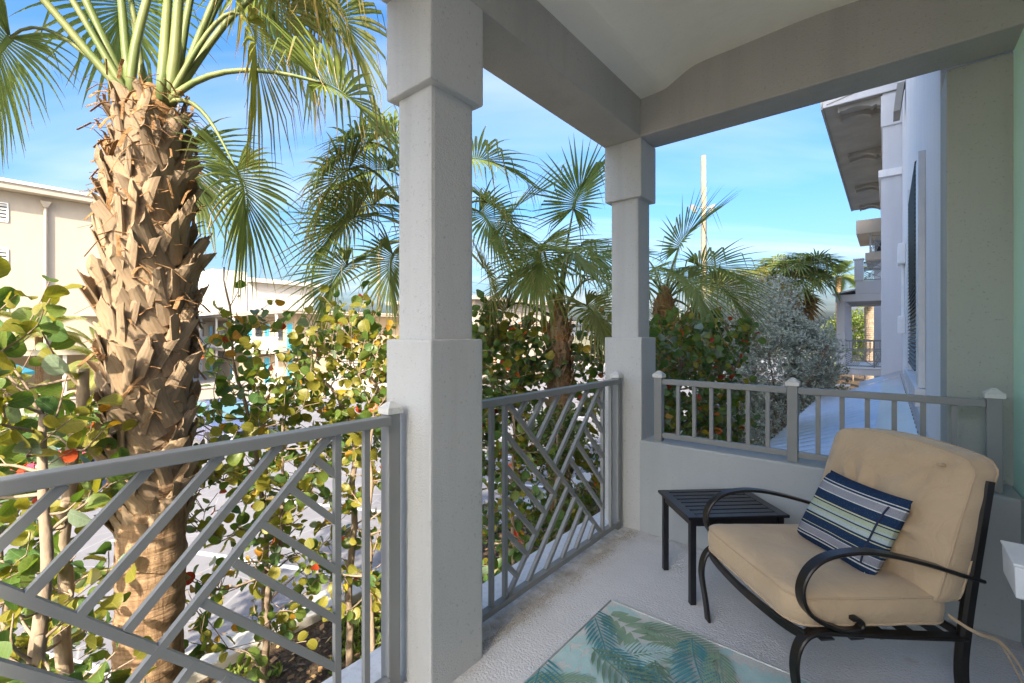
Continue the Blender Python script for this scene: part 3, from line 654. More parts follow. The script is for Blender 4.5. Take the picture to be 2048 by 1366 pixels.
# ---------------------------------------------------------------- fan palms
def blade_mb(hast, t, nrm, L, n=52, amax=142, droop=.35, cost=.38, dead=False, fold=.28, brk=.3, m=0):
    """costapalmate fan: folded segments radiating from an arching midrib, tips hanging"""
    b = MB(); t = unit(t); nrm = unit(nrm-t*nrm.dot(t)); side = t.cross(nrm); down = V((0, 0, -1))
    dth = 2*R(amax)/n
    cpts = []
    for k in range(9):
        s_ = k/8*cost*L; cpts.append(hast+t*s_-nrm*(s_*s_/L*.9))
    for k in range(8):                                # fleshy midrib closing the hub
        w0, w1 = L*.030*(1-k/9)+.004, L*.030*(1-(k+1)/9)+.004
        b.poly([cpts[k]-side*w0-nrm*.004, cpts[k]+side*w0-nrm*.004, cpts[k+1]+side*w1-nrm*.004, cpts[k+1]-side*w1-nrm*.004], m, [(.4, 0), (.6, 0), (.6, .3), (.4, .3)])
    for i in range(n):
        f = (i+.5)/n*2-1; a = f*R(amax)+rnd(-.02, .02)
        ci = min(7.99, max(0, (1-abs(f)*1.25))*8); k = int(ci); o = cpts[k].lerp(cpts[k+1], ci-k)
        tc_ = unit(cpts[k+1]-cpts[k]); nc = unit(nrm-tc_*nrm.dot(tc_)+nrm*1e-4)
        d = unit(tc_*math.cos(a)+side*math.sin(a)+nc*fold*abs(math.sin(a))-nc*.05)
        LL = L*(.80+.20*math.cos(a*.7))*rnd(.90, 1.05); wmax = LL*dth*.34*1.5
        pl = unit(d.cross(nc)); nn = unit(pl.cross(d))
        br = random.random() < brk; bs = rnd(.55, .75); dr = droop*rnd(.7, 1.4)
        if dead: dr += .8
        S = (.02, .17, .34, .48, .62, .78, .91, 1.0); prev = None; q = o.copy(); ps = 0
        for si, s_ in enumerate(S):
            g = dr*(max(0, s_-.25)**1.3)*1.2
            if br and s_ > bs: g += 2.6
            dd = unit(d+down*g); q = q+dd*(s_-ps)*LL; ps = s_
            w_ = wmax*(max(.42, s_/.34) if s_ <= .34 else (1-(s_-.34)/.66)**.85)
            w_ = max(w_, .0012)
            row = [q-pl*w_/2+nn*w_*.16, q-nn*w_*.06, q+pl*w_/2+nn*w_*.16]
            i0 = len(b.v); b.v += [tuple(r) for r in row]
            if prev is not None:
                v0, v1 = S[si-1], s_
                b.face((prev, prev+1, i0+1, i0), m, [(0, v0), (.5, v0), (.5, v1), (0, v1)])
                b.face((prev+1, prev+2, i0+2, i0+1), m, [(.5, v0), (1, v0), (1, v1), (.5, v1)])
            prev = i0
        if random.random() < .35:                     # pale thread hanging from the split
            c = o+d*LL*.45+pl*wmax*.4; ln = rnd(.12, .4)*L; sw_ = rvec()*ln*.3; w2 = .0022
            for j in range(4):
                p0, p1 = c+down*ln*j/4+sw_*(j/4)**2+d*ln*.12*j/4, c+down*ln*(j+1)/4+sw_*((j+1)/4)**2+d*ln*.12*(j+1)/4
                b.poly([p0-pl*w2, p0+pl*w2, p1+pl*w2, p1-pl*w2], 1, [(0, 0), (1, 0), (1, .5), (0, .5)])
    return b
def fan_frond(root, p0, d0, hast, d1, L, r0=.03, mat='frond', dead=False, **k):
    p0, hast = V(p0), V(hast); d0, d1 = unit(V(d0)), unit(V(d1)); D = (hast-p0).length
    a, c = p0+d0*D*.40, hast-d1*D*.35; pts = []
    for i in range(11):
        t = i/10; pts.append(p0*(1-t)**3+a*3*t*(1-t)**2+c*3*t*t*(1-t)+hast*t**3)
    fr = MB().tube(pts, [r0*(1-.62*i/10) for i in range(11)], 6).build('frond', M['frond_dead' if dead else 'petiole'], root, smooth=True)
    nrm = V((0, 0, 1)) if abs(d1.z) < .93 else unit(V((d0.x, d0.y, 0))+rvec()*.1)*(-1 if d1.z > 0 else 1)
    blade_mb(hast-d1*.01, d1, nrm+rvec()*.15, L, dead=dead, **k).build('blade', [M[mat if not dead else 'frond_dead'], M['thread']], fr)
    return fr
BOOTS = []
for q in range(8):                                    # dead leaf bases: curved straps, broken tips
    b = MB(); random.seed(40+q); n = 9; L = 1.0; tw = rnd(-.15, .15); curl = rnd(.0, .16); jag = rnd(-.12, .12); sp_w = rnd(.8, 1.15)
    rows = []
    for i in range(n+1):
        t = i/n; w_ = (.20*(1-t)**1.2+.225)*sp_w; z = L*t; y = .03+curl*t*t; th = .045*(1-t)+.018
        x0 = tw*t; zt = jag*(1 if i == n else 0); r = []
        for u_ in (-1, -.5, 0, .5, 1):
            r.append((x0+u_*w_/2, y-.16*w_*u_*u_+th/2, z+zt*u_+(rnd(-.03, .03) if i == n else 0)))
        for u_ in (1, .5, 0, -.5, -1):
            r.append((x0+u_*w_/2, y-.16*w_*u_*u_-th/2, z+zt*u_+(rnd(-.04, .02) if i == n else 0)))
        rows.append(r)
    for r in rows: b.v += r
    for i in range(n):
        for k in range(10):
            k2 = (k+1) % 10; b.face((i*10+k, i*10+k2, i*10+10+k2, i*10+10+k), 0, [(k/10, i/n), ((k+1)/10, i/n), ((k+1)/10, (i+1)/n), (k/10, (i+1)/n)])
    b.face([n*10+k for k in range(10)], 0, [(k/10, 1) for k in range(10)])
    BOOTS.append(b.mesh('boot', M['boot'], smooth=False))
def boots(root, c, z0, z1, rad, length, tilt, count, seed, spread=.42):
    random.seed(seed); ga = 2.39996
    for i in range(count):
        t = i/count; z = z0+(z1-z0)*t; a = i*ga+rnd(-.1, .1); r = rad(t)
        out = V((math.cos(a), math.sin(a), 0)); tn = V((-out.y, out.x, 0)); tl = tilt(t)*rnd(.85, 1.15)+rnd(-.03, .05); ln = length(t)*rnd(.8, 1.15)
        lean = spread*(1 if i % 2 else -1)*rnd(.75, 1.1)
        up = unit(V((0, 0, 1))*math.cos(tl)+out*math.sin(tl)+tn*lean); y = unit(out-up*out.dot(up)); x = y.cross(up)
        p = V((c[0], c[1], 0))+out*r+V((0, 0, z))
        inst('boot', random.choice(BOOTS), frame(p, x, y, up, ln), root)
def trunk_mb(c, z0, z1, r, n=18, rings=True):
    b = MB(); N = int((z1-z0)/.035); pts = []; rads = []
    for i in range(N+1):
        z = z0+(z1-z0)*i/N; pts.append((c[0]+.015*math.sin(z*1.3), c[1]+.012*math.cos(z*1.7), z))
        rads.append(r(z)*(1+(.020*math.sin(z*43)+.022*NZ.noise(V((0, 0, z*9))) if rings else 0)))
    b.tube(pts, rads, n)
    b.v = [(x+.010*NZ.noise(V((x*9, y*9, z*16))), y+.010*NZ.noise(V((x*9+5, y*9, z*16))), z+.035*NZ.noise(V((x*3, y*3, z*2)))) for x, y, z in b.v]
    return b
GP = 'cabbage palms around the parking lot'
# the big palm left of the near column
c1 = (-4.52, .93)
p1 = thing('fan_palm', (c1[0], c1[1], G), 'big cabbage palm with a boot-covered trunk close behind the left railing', 'palm tree', GP)
trunk_mb(c1, G, 3.05, lambda z: .228+.03*max(0, -1.6-z)-.012*max(0, z)).build('trunk', M['trunk'], p1, smooth=True)
b = MB(); random.seed(3)
for i in range(420):                                  # fibre net between the boots and round the bud
    a = rnd(0, 6.283); z = rnd(0, 1)**.55*3.35-.05; r = .25+rnd(0, .05); o = V((math.cos(a)*r, math.sin(a)*r, 0)); tn = V((-o.y, o.x, 0))*4
    p = V((c1[0], c1[1], z))+o; d = unit(tn*rnd(-1, 1)+V((0, 0, rnd(-.6, .8)))+o*rnd(0, 1.6)); l = rnd(.08, .22)
    b.sweep([p, p+d*l*.5, p+d*l+V((0, 0, -.3*l))], d.cross(V((.3, .1, 1))), rnd(.006, .03), .003)
b.build('fibre', M['fibre'], p1, kind='stuff')
MB().lathe((c1[0], c1[1], 0), [(.19, 2.8), (.21, 3.0), (.17, 3.15), (.09, 3.28), (.03, 3.36)], 14).build('bud', M['fibre'], p1, smooth=True)
boots(p1, (c1[0], c1[1]), -.28, 3.02, lambda t: .185+.05*math.sin(math.pi*min(1, t*1.15)), lambda t: .31+.09*math.sin(math.pi*t), lambda t: .0+.16*math.exp(-((t-.66)/.2)**2)+.24*math.exp(-((t-.08)/.10)**2), 290, 17, .5)
CR = V((c1[0], c1[1], 3.2))
random.seed(21)
def fr1(h, d0, d1, L, r0=.04, **k):
    h = V(h); o = V((h.x-CR.x, h.y-CR.y, 0)); o = unit(o)*.12 if o.length > .01 else o
    return fan_frond(p1, CR+o, d0, h, d1, L, r0, **k)
fr1((-5.37,.21,3.72), (-.5,-.5,.75), (-.3,-.5,-.85), .85, .025, droop=.9)
fr1((-5.0,-.45,4.25), (-.5,-.8,1), (-.3,-.8,-.15), .95, .036, droop=.9)
fr1((-5.25,-.05,4.75), (-.4,-.5,1.3), (-.5,-.7,.1), 1.0, .04, droop=.9, mat='frond_olive')
fr1((-4.95,.45,4.75), (-.2,-.25,1.5), (-.5,-.6,.25), 1.05, .04, droop=1.0)
fr1((-4.62,.70,4.95), (-.05,-.1,1.5), (-.1,-.8,.35), 1.0, .04, droop=1.1, mat='frond_olive')
fr1((-4.30,1.02,4.95), (.05,.05,1.5), (.8,-.2,.15), 1.0, .045, droop=1.1)
fr1((-4.05,1.36,4.62), (.3,.3,1.5), (.5,.6,-.15), 1.05, .05, droop=1.0, mat='frond_olive', brk=.6)
fr1((-4.6,1.6,4.7), (-.1,.4,1.4), (-.3,.8,.0), 1.05, .04, droop=1.0, brk=.5)
fr1((-3.92,1.42,3.85), (.3,.35,.9), (.35,.4,-.95), .95, .028, droop=.7, mat='frond_olive', brk=.6)
fr1((-3.72,1.95,4.25), (.35,.5,1.1), (.3,.6,-.45), 1.0, .035, droop=.9, mat='frond_olive', brk=.6)
fr1((-3.45,1.82,3.36), (.55,.45,.75), (.80,.65,-.32), .92, .030, droop=.55, brk=.4)
fr1((-3.98,1.37,2.66), (.45,.4,.35), (.30,.35,-.90), .80, .022, droop=.6)
fr1((-5.2,1.35,3.15), (-.4,.4,.5), (-.55,.3,-.5), .80, .022, droop=.6)
fr1((-4.25,1.75,4.45), (.1,.6,1.3), (.2,.7,-.6), 1.0, .035, droop=1.1, mat='frond_olive', brk=.7)
fr1((-3.95,1.75,4.55), (.3,.5,1.3), (.4,.6,-.5), 1.0, .035, droop=1.3, mat='frond_olive', brk=.7)
fr1((-5.0,-.1,4.35), (-.3,-.6,1.2), (-.2,-.5,-.75), .95, .03, droop=1.2, mat='frond_olive', brk=.6)
fr1((-5.35,.9,4.5), (-.6,0,1.3), (-.9,.1,-.1), 1.0, .035, droop=.9)
# the palm hidden behind the near column
def palm(name_label, c, cz, zt, fronds, r=.19, nb=0, boot=True, seed=5, bz=None, L=1.0):
    t = thing('fan_palm', (c[0], c[1], G), name_label, 'palm tree', GP); random.seed(seed)
    trunk_mb(c, G, cz-.1, lambda z: r, n=12).build('trunk', M['trunk'], t, smooth=True)
    MB().lathe((c[0], c[1], 0), [(r*.9, cz-.5), (r*1.15, cz-.25), (r*.9, cz), (r*.3, cz+.3)], 12).build('bud', M['fibre'], t, smooth=True)
    if nb: boots(t, c, bz if bz is not None else G+.4, cz-.15, lambda q: r*.80, lambda q: .27+.06*q, lambda q: .03+.10*q, nb, seed+1, .45)
    b = MB()
    for i in range(160):
        a = rnd(0, 6.283); z = cz-rnd(0, .9); o = V((math.cos(a)*r*1.1, math.sin(a)*r*1.1, 0)); p = V((c[0], c[1], z))+o
        d = unit(V((rnd(-1, 1), rnd(-1, 1), rnd(-.8, .8)))+o*3); l = rnd(.06, .18); b.sweep([p, p+d*l*.5, p+d*l+V((0, 0, -.3*l))], d.cross(V((.3, .1, 1))), rnd(.006, .025), .003)
    b.build('fibre', M['fibre'], t, kind='stuff')
    for h, d0, d1, L, kw in fronds: fan_frond(t, (c[0], c[1], cz), d0, h, d1, L, **kw)
    return t
def ring(c, cz, cnt, el, D, L, seed, mat='frond', jit=.25, dead=False, **kw):
    random.seed(seed); out = []
    for i in range(cnt):
        a = 2*math.pi*(i+rnd(-jit, jit))/cnt; e = R(el+rnd(-12, 12)); o = V((math.cos(a), math.sin(a), 0)); dd = D*rnd(.85, 1.15)
        h = V((c[0], c[1], cz))+o*math.cos(e)*dd+V((0, 0, math.sin(e)*dd))
        out.append((h, o*.6+V((0, 0, .5+math.sin(e)*.8)), o*.9+V((0, 0, math.sin(e)-.55)), L*rnd(.9, 1.1), dict(mat=mat, dead=dead, **kw)))
    return out
A = V
palm('tall cabbage palm whose trunk hides behind the near column', (-4.67, 3.92), 2.62, 0, [
  (A((-5.45,3.27,2.92)), A((-.7,-.6,.5)), A((-.75,-.55,-.35)), 1.0, dict(droop=.35)),
  (A((-5.50,3.20,2.28)), A((-.7,-.6,.1)), A((-.75,-.45,-.55)), .95, dict(droop=.45)),
  (A((-5.05,3.60,2.42)), A((-.6,-.3,.1)), A((-.5,-.1,-.9)), .85, dict(droop=.5)),
  (A((-5.25,3.45,3.10)), A((-.6,-.4,.7)), A((-.7,-.5,.0)), .95, dict(droop=.5, mat='frond_olive')),
  (A((-5.10,3.55,3.55)), A((-.4,-.3,1)), A((-.7,-.4,.2)), 1.0, dict(droop=.6)),
  (A((-4.75,3.60,3.85)), A((0,-.2,1)), A((-.1,-.8,.2)), 1.0, dict(droop=.7)),
  (A((-4.30,4.25,3.7)), A((.2,.2,1)), A((.6,.4,.1)), 1.0, dict(droop=.6)),
  (A((-4.15,4.4,2.25)), A((.6,.4,.1)), A((.45,.35,-.85)), .85, dict(droop=.6, dead=False, mat='frond_olive')),
  (A((-4.05,4.35,3.1)), A((.6,.4,.6)), A((.75,.4,-.4)), .85, dict(droop=.5)),
  (A((-5.4,4.5,3.0)), A((-.6,.5,.6)), A((-.7,.6,-.2)), 1.0, dict(droop=.5)),
  (A((-4.7,4.9,3.2)), A((0,.8,.6)), A((0,.9,-.3)), 1.0, dict(droop=.5)),
  (A((-5.15,3.02,3.42)), A((-.4,-.8,.8)), A((-.35,-.65,-.5)), 1.0, dict(droop=.7, mat='frond_olive', brk=.5)),
  (A((-4.95,3.18,3.75)), A((-.2,-.8,1)), A((-.2,-.8,-.25)), 1.0, dict(droop=.8, brk=.5)),
  (A((-5.65,3.6,3.35)), A((-.7,-.3,.9)), A((-.9,-.3,-.2)), 1.0, dict(droop=.6, mat='frond_olive'))], seed=31)
palm('short cabbage palm with a shaggy trunk standing between the two columns', (-3.64, 5.43), 1.58, 0, [
  (A((-4.22,4.96,3.0)), A((-.2,-.2,1)), A((.28,.30,1.0)), 1.05, dict(droop=.05, brk=.1, fold=.15)),
  (A((-3.82,5.22,2.62)), A((-.1,-.2,1)), A((.30,-.50,-.55)), 1.05, dict(droop=.45)),
  (A((-4.05,5.10,2.20)), A((-.4,-.3,.8)), A((-.7,-.5,-.35)), .95, dict(droop=.5)),
  (A((-3.20,5.72,2.15)), A((.5,.3,.8)), A((.75,.45,-.25)), 1.0, dict(droop=.5)),
  (A((-3.40,5.20,2.50)), A((.2,-.2,1)), A((.6,-.3,.0)), 1.0, dict(droop=.5)),
  (A((-3.55,5.9,2.7)), A((0,.3,1)), A((.1,.9,.1)), 1.0, dict(droop=.5)),
  (A((-4.2,5.8,2.5)), A((-.5,.3,.8)), A((-.8,.4,-.1)), 1.0, dict(droop=.5)),
  (A((-3.1,5.3,1.75)), A((.6,-.1,.4)), A((.8,-.1,-.5)), .9, dict(droop=.6, mat='frond_olive')),
  (A((-4.25,5.0,1.75)), A((-.6,-.3,.3)), A((-.6,-.4,-.75)), .9, dict(droop=.6, mat='frond_olive')),
  (A((-3.5,5.6,3.2)), A((0,0,1)), A((.3,-.2,.8)), .9, dict(droop=.1))], r=.155, nb=130, seed=41, bz=-1.6)
palm('cabbage palm partly hidden behind the far column', (-3.42, 8.85), 2.05, 0, [
  (A((-2.85,9.15,2.72)), A((.3,.2,.8)), A((.75,.55,.10)), 1.25, dict(droop=.3)),
  (A((-3.15,8.85,3.05)), A((.1,0,1)), A((.25,.2,1)), 1.1, dict(droop=.1)),
  (A((-2.55,9.3,2.35)), A((.6,.4,.5)), A((.80,.50,-.45)), 1.15, dict(droop=.5)),
  (A((-2.9,8.7,2.4)), A((.5,-.1,.5)), A((.7,-.3,-.5)), 1.1, dict(droop=.5)),
  (A((-2.9,9.0,1.75)), A((.5,.1,.1)), A((.35,.1,-.9)), 1.0, dict(droop=.6, mat='frond_olive')),
  (A((-3.05,8.65,1.6)), A((.4,-.2,0)), A((.2,-.15,-1)), 1.0, dict(droop=.3, dead=True)),
  (A((-3.9,8.7,3.0)), A((-.3,-.1,1)), A((-.7,-.3,.3)), 1.1, dict(droop=.4)),
  (A((-4.1,8.5,2.4)), A((-.5,-.3,.6)), A((-.8,-.5,-.3)), 1.1, dict(droop=.5)),
  (A((-3.4,9.6,2.7)), A((0,.6,.8)), A((0,.9,0)), 1.1, dict(droop=.5)),
  (A((-3.6,8.2,2.5)), A((0,-.6,.8)), A((0,-.8,-.3)), 1.1, dict(droop=.5))], r=.2, nb=40, seed=51, bz=0)
c5 = (-2.75, 19.9)
palm('distant cabbage palm with a brown skirt above the silver bush', c5, 3.4, 0, ring(c5, 3.5, 15, 45, .85, 1.1, 61, droop=.3, n=34)+ring(c5, 3.5, 10, 8, .8, 1.0, 62, droop=.35, n=34)+ring(c5, 3.2, 9, -60, .55, 1.1, 63, dead=True, n=26), r=.2, seed=64)
c6 = (-4.4, 19.5)
palm('distant cabbage palm behind the left half of the silver bush', c6, 3.0, 0, ring(c6, 3.1, 12, 40, .9, 1.1, 71, droop=.3, mat='frond_olive', n=34)+ring(c6, 3.1, 8, 0, .9, 1.0, 72, droop=.5, n=34), r=.2, seed=74)
# feather palms in the distance
def feather_palm(label, c, zb, cz, n, L, seed, el=(10, 70), mat='frond_olive', r=.16):
    t = thing('feather_palm', (c[0], c[1], zb), label, 'palm tree'); random.seed(seed)
    trunk_mb(c, zb, cz, lambda z: r, n=10).build('trunk', M['bark' if r > .3 else 'trunk'], t, smooth=True)
    for i in range(n):
        a = 2*math.pi*(i+rnd(-.3, .3))/n; e = R(rnd(*el)); o = V((math.cos(a), math.sin(a), 0)); ll = L*rnd(.85, 1.1)
        pts = []; d = unit(o*math.cos(e)+V((0, 0, math.sin(e)))); q = V((c[0], c[1], cz))
        for k in range(13): pts.append(q.copy()); q = q+d*ll/12; d = unit(d+V((0, 0, -.13)))
        f = MB().tube(pts, [.02*(1-.8*k/12) for k in range(13)], 5).build('frond', M['petiole'], t)
        b = MB()
        for k in range(44):
            s_ = .12+.86*k/44; j = min(11, int(s_*12)); p = pts[j].lerp(pts[j+1], s_*12-j); tg = unit(pts[j+1]-pts[j]); sd = unit(tg.cross(V((0, 0, 1))))
            for sg in (-1, 1):
                w_ = ll*.26*math.sin(math.pi*min(1, .15+s_*.85))**.7; dd = unit(sd*sg*.8+tg*.55+V((0, 0, .15))); p1_, p2 = p+dd*w_*.5, p+dd*w_+V((0, 0, -w_*.45)); x = tg*ll*.012
                b.poly([p-x, p1_-x, p1_+x, p+x], 0, [(0, 0), (0, .4), (1, .4), (1, 0)]); b.poly([p1_-x, p2, p1_+x], 0, [(0, .4), (.5, .8), (1, .4)])
        b.build('leaflets', [M[mat]], f)
    return t
feather_palm('small feather palm in front of the tall white building at left', (-34.5, 2.4), G, 1.3, 14, 2.6, 81)
feather_palm('yellow-green bushy palm right of the small feather palm', (-31.0, 4.6), G, -.3, 22, 2.6, 82, (5, 85))
feather_palm('far feather palm showing above the roof of the neighbouring balcony', (-2.6, 38), G, 5.3, 11, 2.2, 83, (0, 60), 'frond')
feather_palm('thick-trunked date palm seen through the neighbouring balcony', (-.9, 41), G, 4.2, 14, 2.2, 84, (0, 60), 'frond', .42)

# ---------------------------------------------------------------- sea grape shrubs: stems, twigs, round leaves
def leaf_mesh(name, mi, cup, seed, narrow=1.0):
    random.seed(seed); b = MB(); n = 7; rim = []
    for sg in (-1, 1):
        r = []
        for k in range(n):
            a = math.pi*(k+.6)/(n+.2); x = .5*math.sin(a)**.85*narrow*sg*rnd(.95, 1.05); y = .5-.5*math.cos(a)-.035*(k == 0)
            r.append((x, y, cup*abs(x)*1.1-cup*.6*(y-.5)**2*2+rnd(-.035, .035)))
        rim.append(r)
    mid = [(0, .03, 0), (0, .36, -.02), (0, .70, -.03), (0, 1.0, -.05-cup*.2)]
    b.v = mid+rim[0]+rim[1]; uv = lambda i: (b.v[i][0]+.5, b.v[i][1])
    for s_, o in ((-1, 4), (1, 4+n)):
        seq = [(0, o), (0, o+1), (1, o+2), (1, o+3), (2, o+4), (2, o+5), (3, o+6)]
        def F(*q):
            q = q if s_ > 0 else q[::-1]; b.face(q, 0, [uv(i) for i in q])
        F(0, o, o+1); F(0, o+1, o+2, 1); F(1, o+2, o+3); F(1, o+3, o+4, 2); F(2, o+4, o+5); F(2, o+5, o+6, 3)
    return b.mesh(name, GRAPEM[mi], smooth=True), b
LEAFS = {}; LPROTO = []
for mi in range(6):
    for q in range(3):
        me, pb = leaf_mesh('leaf', mi, rnd(.10, .48), 100+mi*3+q, (1.0, .92, .84)[q]); LEAFS[(mi, q)] = me
        if mi == 0: LPROTO.append(pb)
CAMP = V((0, 0, 1.36)); CF = V((-.6394, .7689, 0)); CRT = V((.7689, .6394, 0))
def pxpos(p):
    d = p-CAMP; z = d.dot(CF)
    return (1024+904.7*d.dot(CRT)/z, 669.9-904.7*d.z/z, z) if z > .2 else (-9e9, 0, z)
def inview(p, mg=60):
    x, y, z = pxpos(p); return -mg < x < 2048+mg and -mg < y < 1366+mg
def sea_grape(label, stems, crowns, seed, mixw, size=(.085, .15), group='sea grape shrubs along the curb', petx=1):
    """stems: list of point lists (with radii); crowns: (centre, radii, twig count)"""
    random.seed(seed); base = stems[0][0][0]
    t = thing('sea_grape_shrub', (base[0], base[1], G), label, 'shrub', group)
    attach = []
    for pts, r0, r1 in stems:
        sp2 = smooth_path(pts, 7); n = len(sp2)
        sp2 = [p+V((NZ.noise(p*2.3)*.05, NZ.noise(p*2.3+V((9, 0, 0)))*.05, 0)) for p in sp2]
        MB().tube(sp2, [r0+(r1-r0)*i/(n-1)+.006*NZ.noise(p*9) for i, p in enumerate(sp2)], 8).build('stem', M['bark'], t, smooth=True)
        attach += [(p, r0+(r1-r0)*i/(n-1)) for i, p in enumerate(sp2) if i > n*.25]
    tw = MB(); leaves = []
    for c, rd, cnt in crowns:
        c, rd = V(c), V(rd)*1.22
        for i in range(int(cnt*DENS)):
            v = rvec()*rnd(.25, 1)**.6; tip = c+V((v.x*rd.x, v.y*rd.y, v.z*rd.z))
            if tip.z < G+.25 or tip.x > -1.85: continue
            ap, ar = min(attach, key=lambda q: (q[0]-tip).length+max(0, q[0].z-tip.z)*1.2+rnd(0, .35)); L = (tip-ap).length
            mid = ap.lerp(tip, .5)+rvec()*L*.16+V((0, 0, -.05*L)); pa = smooth_path([ap, mid, tip], 6); n = len(pa)
            tw.tube(pa, [max(.0035, min(ar*.55, .010+.004*L)*(1-.75*k/n)) for k in range(n)], 5, cap=False)
            attach.append((mid, .008)) if random.random() < .5 else None
            d = unit(pa[-1]-pa[-3]); nl = random.randint(4, 8)
            for k in range(nl):
                f = 1-k*.055/max(.2, L)*1.5
                if f < .25: break
                j = f*(n-1); p = pa[int(j)].lerp(pa[min(n-1, int(j)+1)], j-int(j))
                sd = unit(d.cross(rvec())); out = unit(sd*rnd(.6, 1)+d*rnd(.1, .9)+V((0, 0, rnd(-.5, .3))))
                leaves.append((p, out))
    tw.build('twigs', M['bark'], t, smooth=True, kind='stuff')
    data = []
    for p, out in leaves:
        sz = rnd(*size)*rnd(.75, 1.1); nrm = unit(V((rnd(-.8, .8), rnd(-.8, .8), rnd(-.2, 1)))+rvec()*.4)
        nrm = unit(nrm-out*nrm.dot(out)); x = out.cross(nrm); mi = random.choices(range(6), mixw)[0]; q = random.randrange(3)
        if mi == 5 or mi == 4: sz *= .85
        m4 = frame(p+out*.012, x, out, nrm, sz); px = pxpos(p+out*sz*.5)
        data.append((sz/max(.3, px[2]) if inview(p) else -sz, m4, mi, q))
    data.sort(key=lambda a: -a[0]); rest = MB()
    for k, (key, m4, mi, q) in enumerate(data):
        if k < 290 and key > 0: inst('leaf', LEAFS[(mi, q)], m4, t)
        else:
            pb = LPROTO[q]; i0 = len(rest.v); rest.v += [tuple(m4 @ V(v)) for v in pb.v]
            for f, uv in zip(pb.f, pb.uv): rest.face([i0+i for i in f], mi, uv)
    if rest.f: rest.build('foliage', GRAPEM, t, smooth=True, kind='stuff')
    return t
DENS = 3.5
WN, WD = (5, 2, 7, .9, .8, .3), (6, 4, 3, 2.5, .5, .8)
def S(x, y, *q, r0=.04, r1=.014): return ([V((x, y, G-.05))]+[V(p) for p in q], r0, r1)
sea_grape('large sea grape shrub with thick bare stems at the left edge', [
   S(-3.55, .10, (-3.52,.16,-1.2), (-3.46,.22,-.45), (-3.60,.28,.15), (-3.8,.3,.9), r0=.055, r1=.018),
   S(-3.62, .30, (-3.50,.20,-1.3), (-3.30,.24,-.55), (-3.28,.26,-.15), r0=.045, r1=.02),
   S(-4.6, .35, (-4.52,.42,-1.0), (-4.42,.44,.2), (-4.40,.50,.75), (-4.38,.52,1.12), r0=.05, r1=.032)],
   [((-3.9,.05,1.15), (.55,.40,.62), 10), ((-4.3,.40,.55), (.7,.45,.40), 13), ((-3.9,.25,-.35), (.8,.45,.40), 13), ((-3.75,.35,-1.25), (.7,.5,.5), 16)], 201, (5, 3, 8, .6, .4, .15), (.085, .145))
sea_grape('sea grape shrub right of the palm trunk, reaching up in a bare-tipped stem', [
   S(-5.1, 2.0, (-5.05,2.0,-1.2), (-5.1,1.95,.0), (-5.15,1.75,1.1), (-5.2,1.68,2.05), r0=.04, r1=.007),
   S(-4.5, 1.75, (-4.5,1.8,-1.3), (-4.45,1.9,-.4), (-4.6,2.0,.5), r0=.035, r1=.012)],
   [((-4.95,1.95,1.05), (.6,.55,.72), 30), ((-4.7,1.8,.1), (.65,.6,.55), 34), ((-4.5,1.75,-1.0), (.6,.6,.6), 24)], 202, WN, (.078, .128))
sea_grape('leafy sea grape shrub left of the near column, with an arching grey limb', [
   S(-4.7, 2.75, (-4.7,2.8,-1.0), (-4.75,2.85,.1), (-5.0,2.7,.75), (-5.3,2.45,.85), r0=.045, r1=.014),
   S(-4.35, 3.0, (-4.3,3.05,-.9), (-4.35,3.1,.1), (-4.55,3.0,.8), (-4.8,2.8,1.0), r0=.05, r1=.014),
   S(-4.0, 2.6, (-3.95,2.55,-1.2), (-3.9,2.5,-.2), (-3.95,2.6,.6), r0=.03, r1=.01)],
   [((-4.85,2.75,1.05), (.8,.55,.72), 42), ((-4.5,2.85,.1), (.75,.65,.6), 44), ((-4.25,2.8,-1.05), (.7,.7,.65), 30), ((-4.0,2.9,.95), (.5,.4,.4), 14)], 203, WN, (.078, .128))
sea_grape('dense sea grape shrub left of the shaggy short palm', [
   S(-4.4, 4.5, (-4.4,4.5,-1.0), (-4.4,4.55,.2), (-4.45,4.6,1.1), r0=.04, r1=.012),
   S(-3.6, 4.3, (-3.55,4.3,-1.0), (-3.6,4.35,.0), (-3.65,4.4,.6), r0=.035, r1=.012)],
   [((-4.35,4.6,.90), (.8,.65,.85), 88), ((-3.95,4.9,1.1), (.55,.5,.5), 30), ((-4.0,4.5,.0), (.8,.6,.6), 62), ((-3.5,4.3,-1.1), (.8,.7,.7), 34)], 204, (6, 6, 3, 1.5, .3, .5), (.09, .14))
sea_grape('dark sea grape shrub right of the shaggy short palm', [
   S(-3.1, 6.3, (-3.1,6.3,-1.0), (-3.1,6.35,.1), (-3.1,6.4,1.0), r0=.04, r1=.012),
   S(-2.8, 5.2, (-2.75,5.2,-1.2), (-2.8,5.2,-.2), r0=.03, r1=.012)],
   [((-3.15,6.3,.95), (.8,.7,.75), 62), ((-2.9,5.9,-.1), (.7,.8,.7), 62), ((-2.6,5.3,-1.2), (.65,.8,.7), 34)], 205, WD, (.09, .14))
sea_grape('dark sea grape shrub with red leaves behind the left end of the low railing', [
   S(-2.7, 7.4, (-2.7,7.4,-1.0), (-2.7,7.4,.2), (-2.6,7.5,1.0), r0=.045, r1=.012),
   S(-2.3, 6.6, (-2.3,6.6,-1.2), (-2.3,6.6,-.2), r0=.03, r1=.012)],
   [((-2.75,7.6,.85), (.85,.8,.85), 64), ((-2.45,7.2,-.2), (.6,.8,.75), 52), ((-2.35,6.8,-1.3), (.5,.9,.75), 40)], 206, (6, 4, 3, 3, .6, 1.1), (.10, .15))
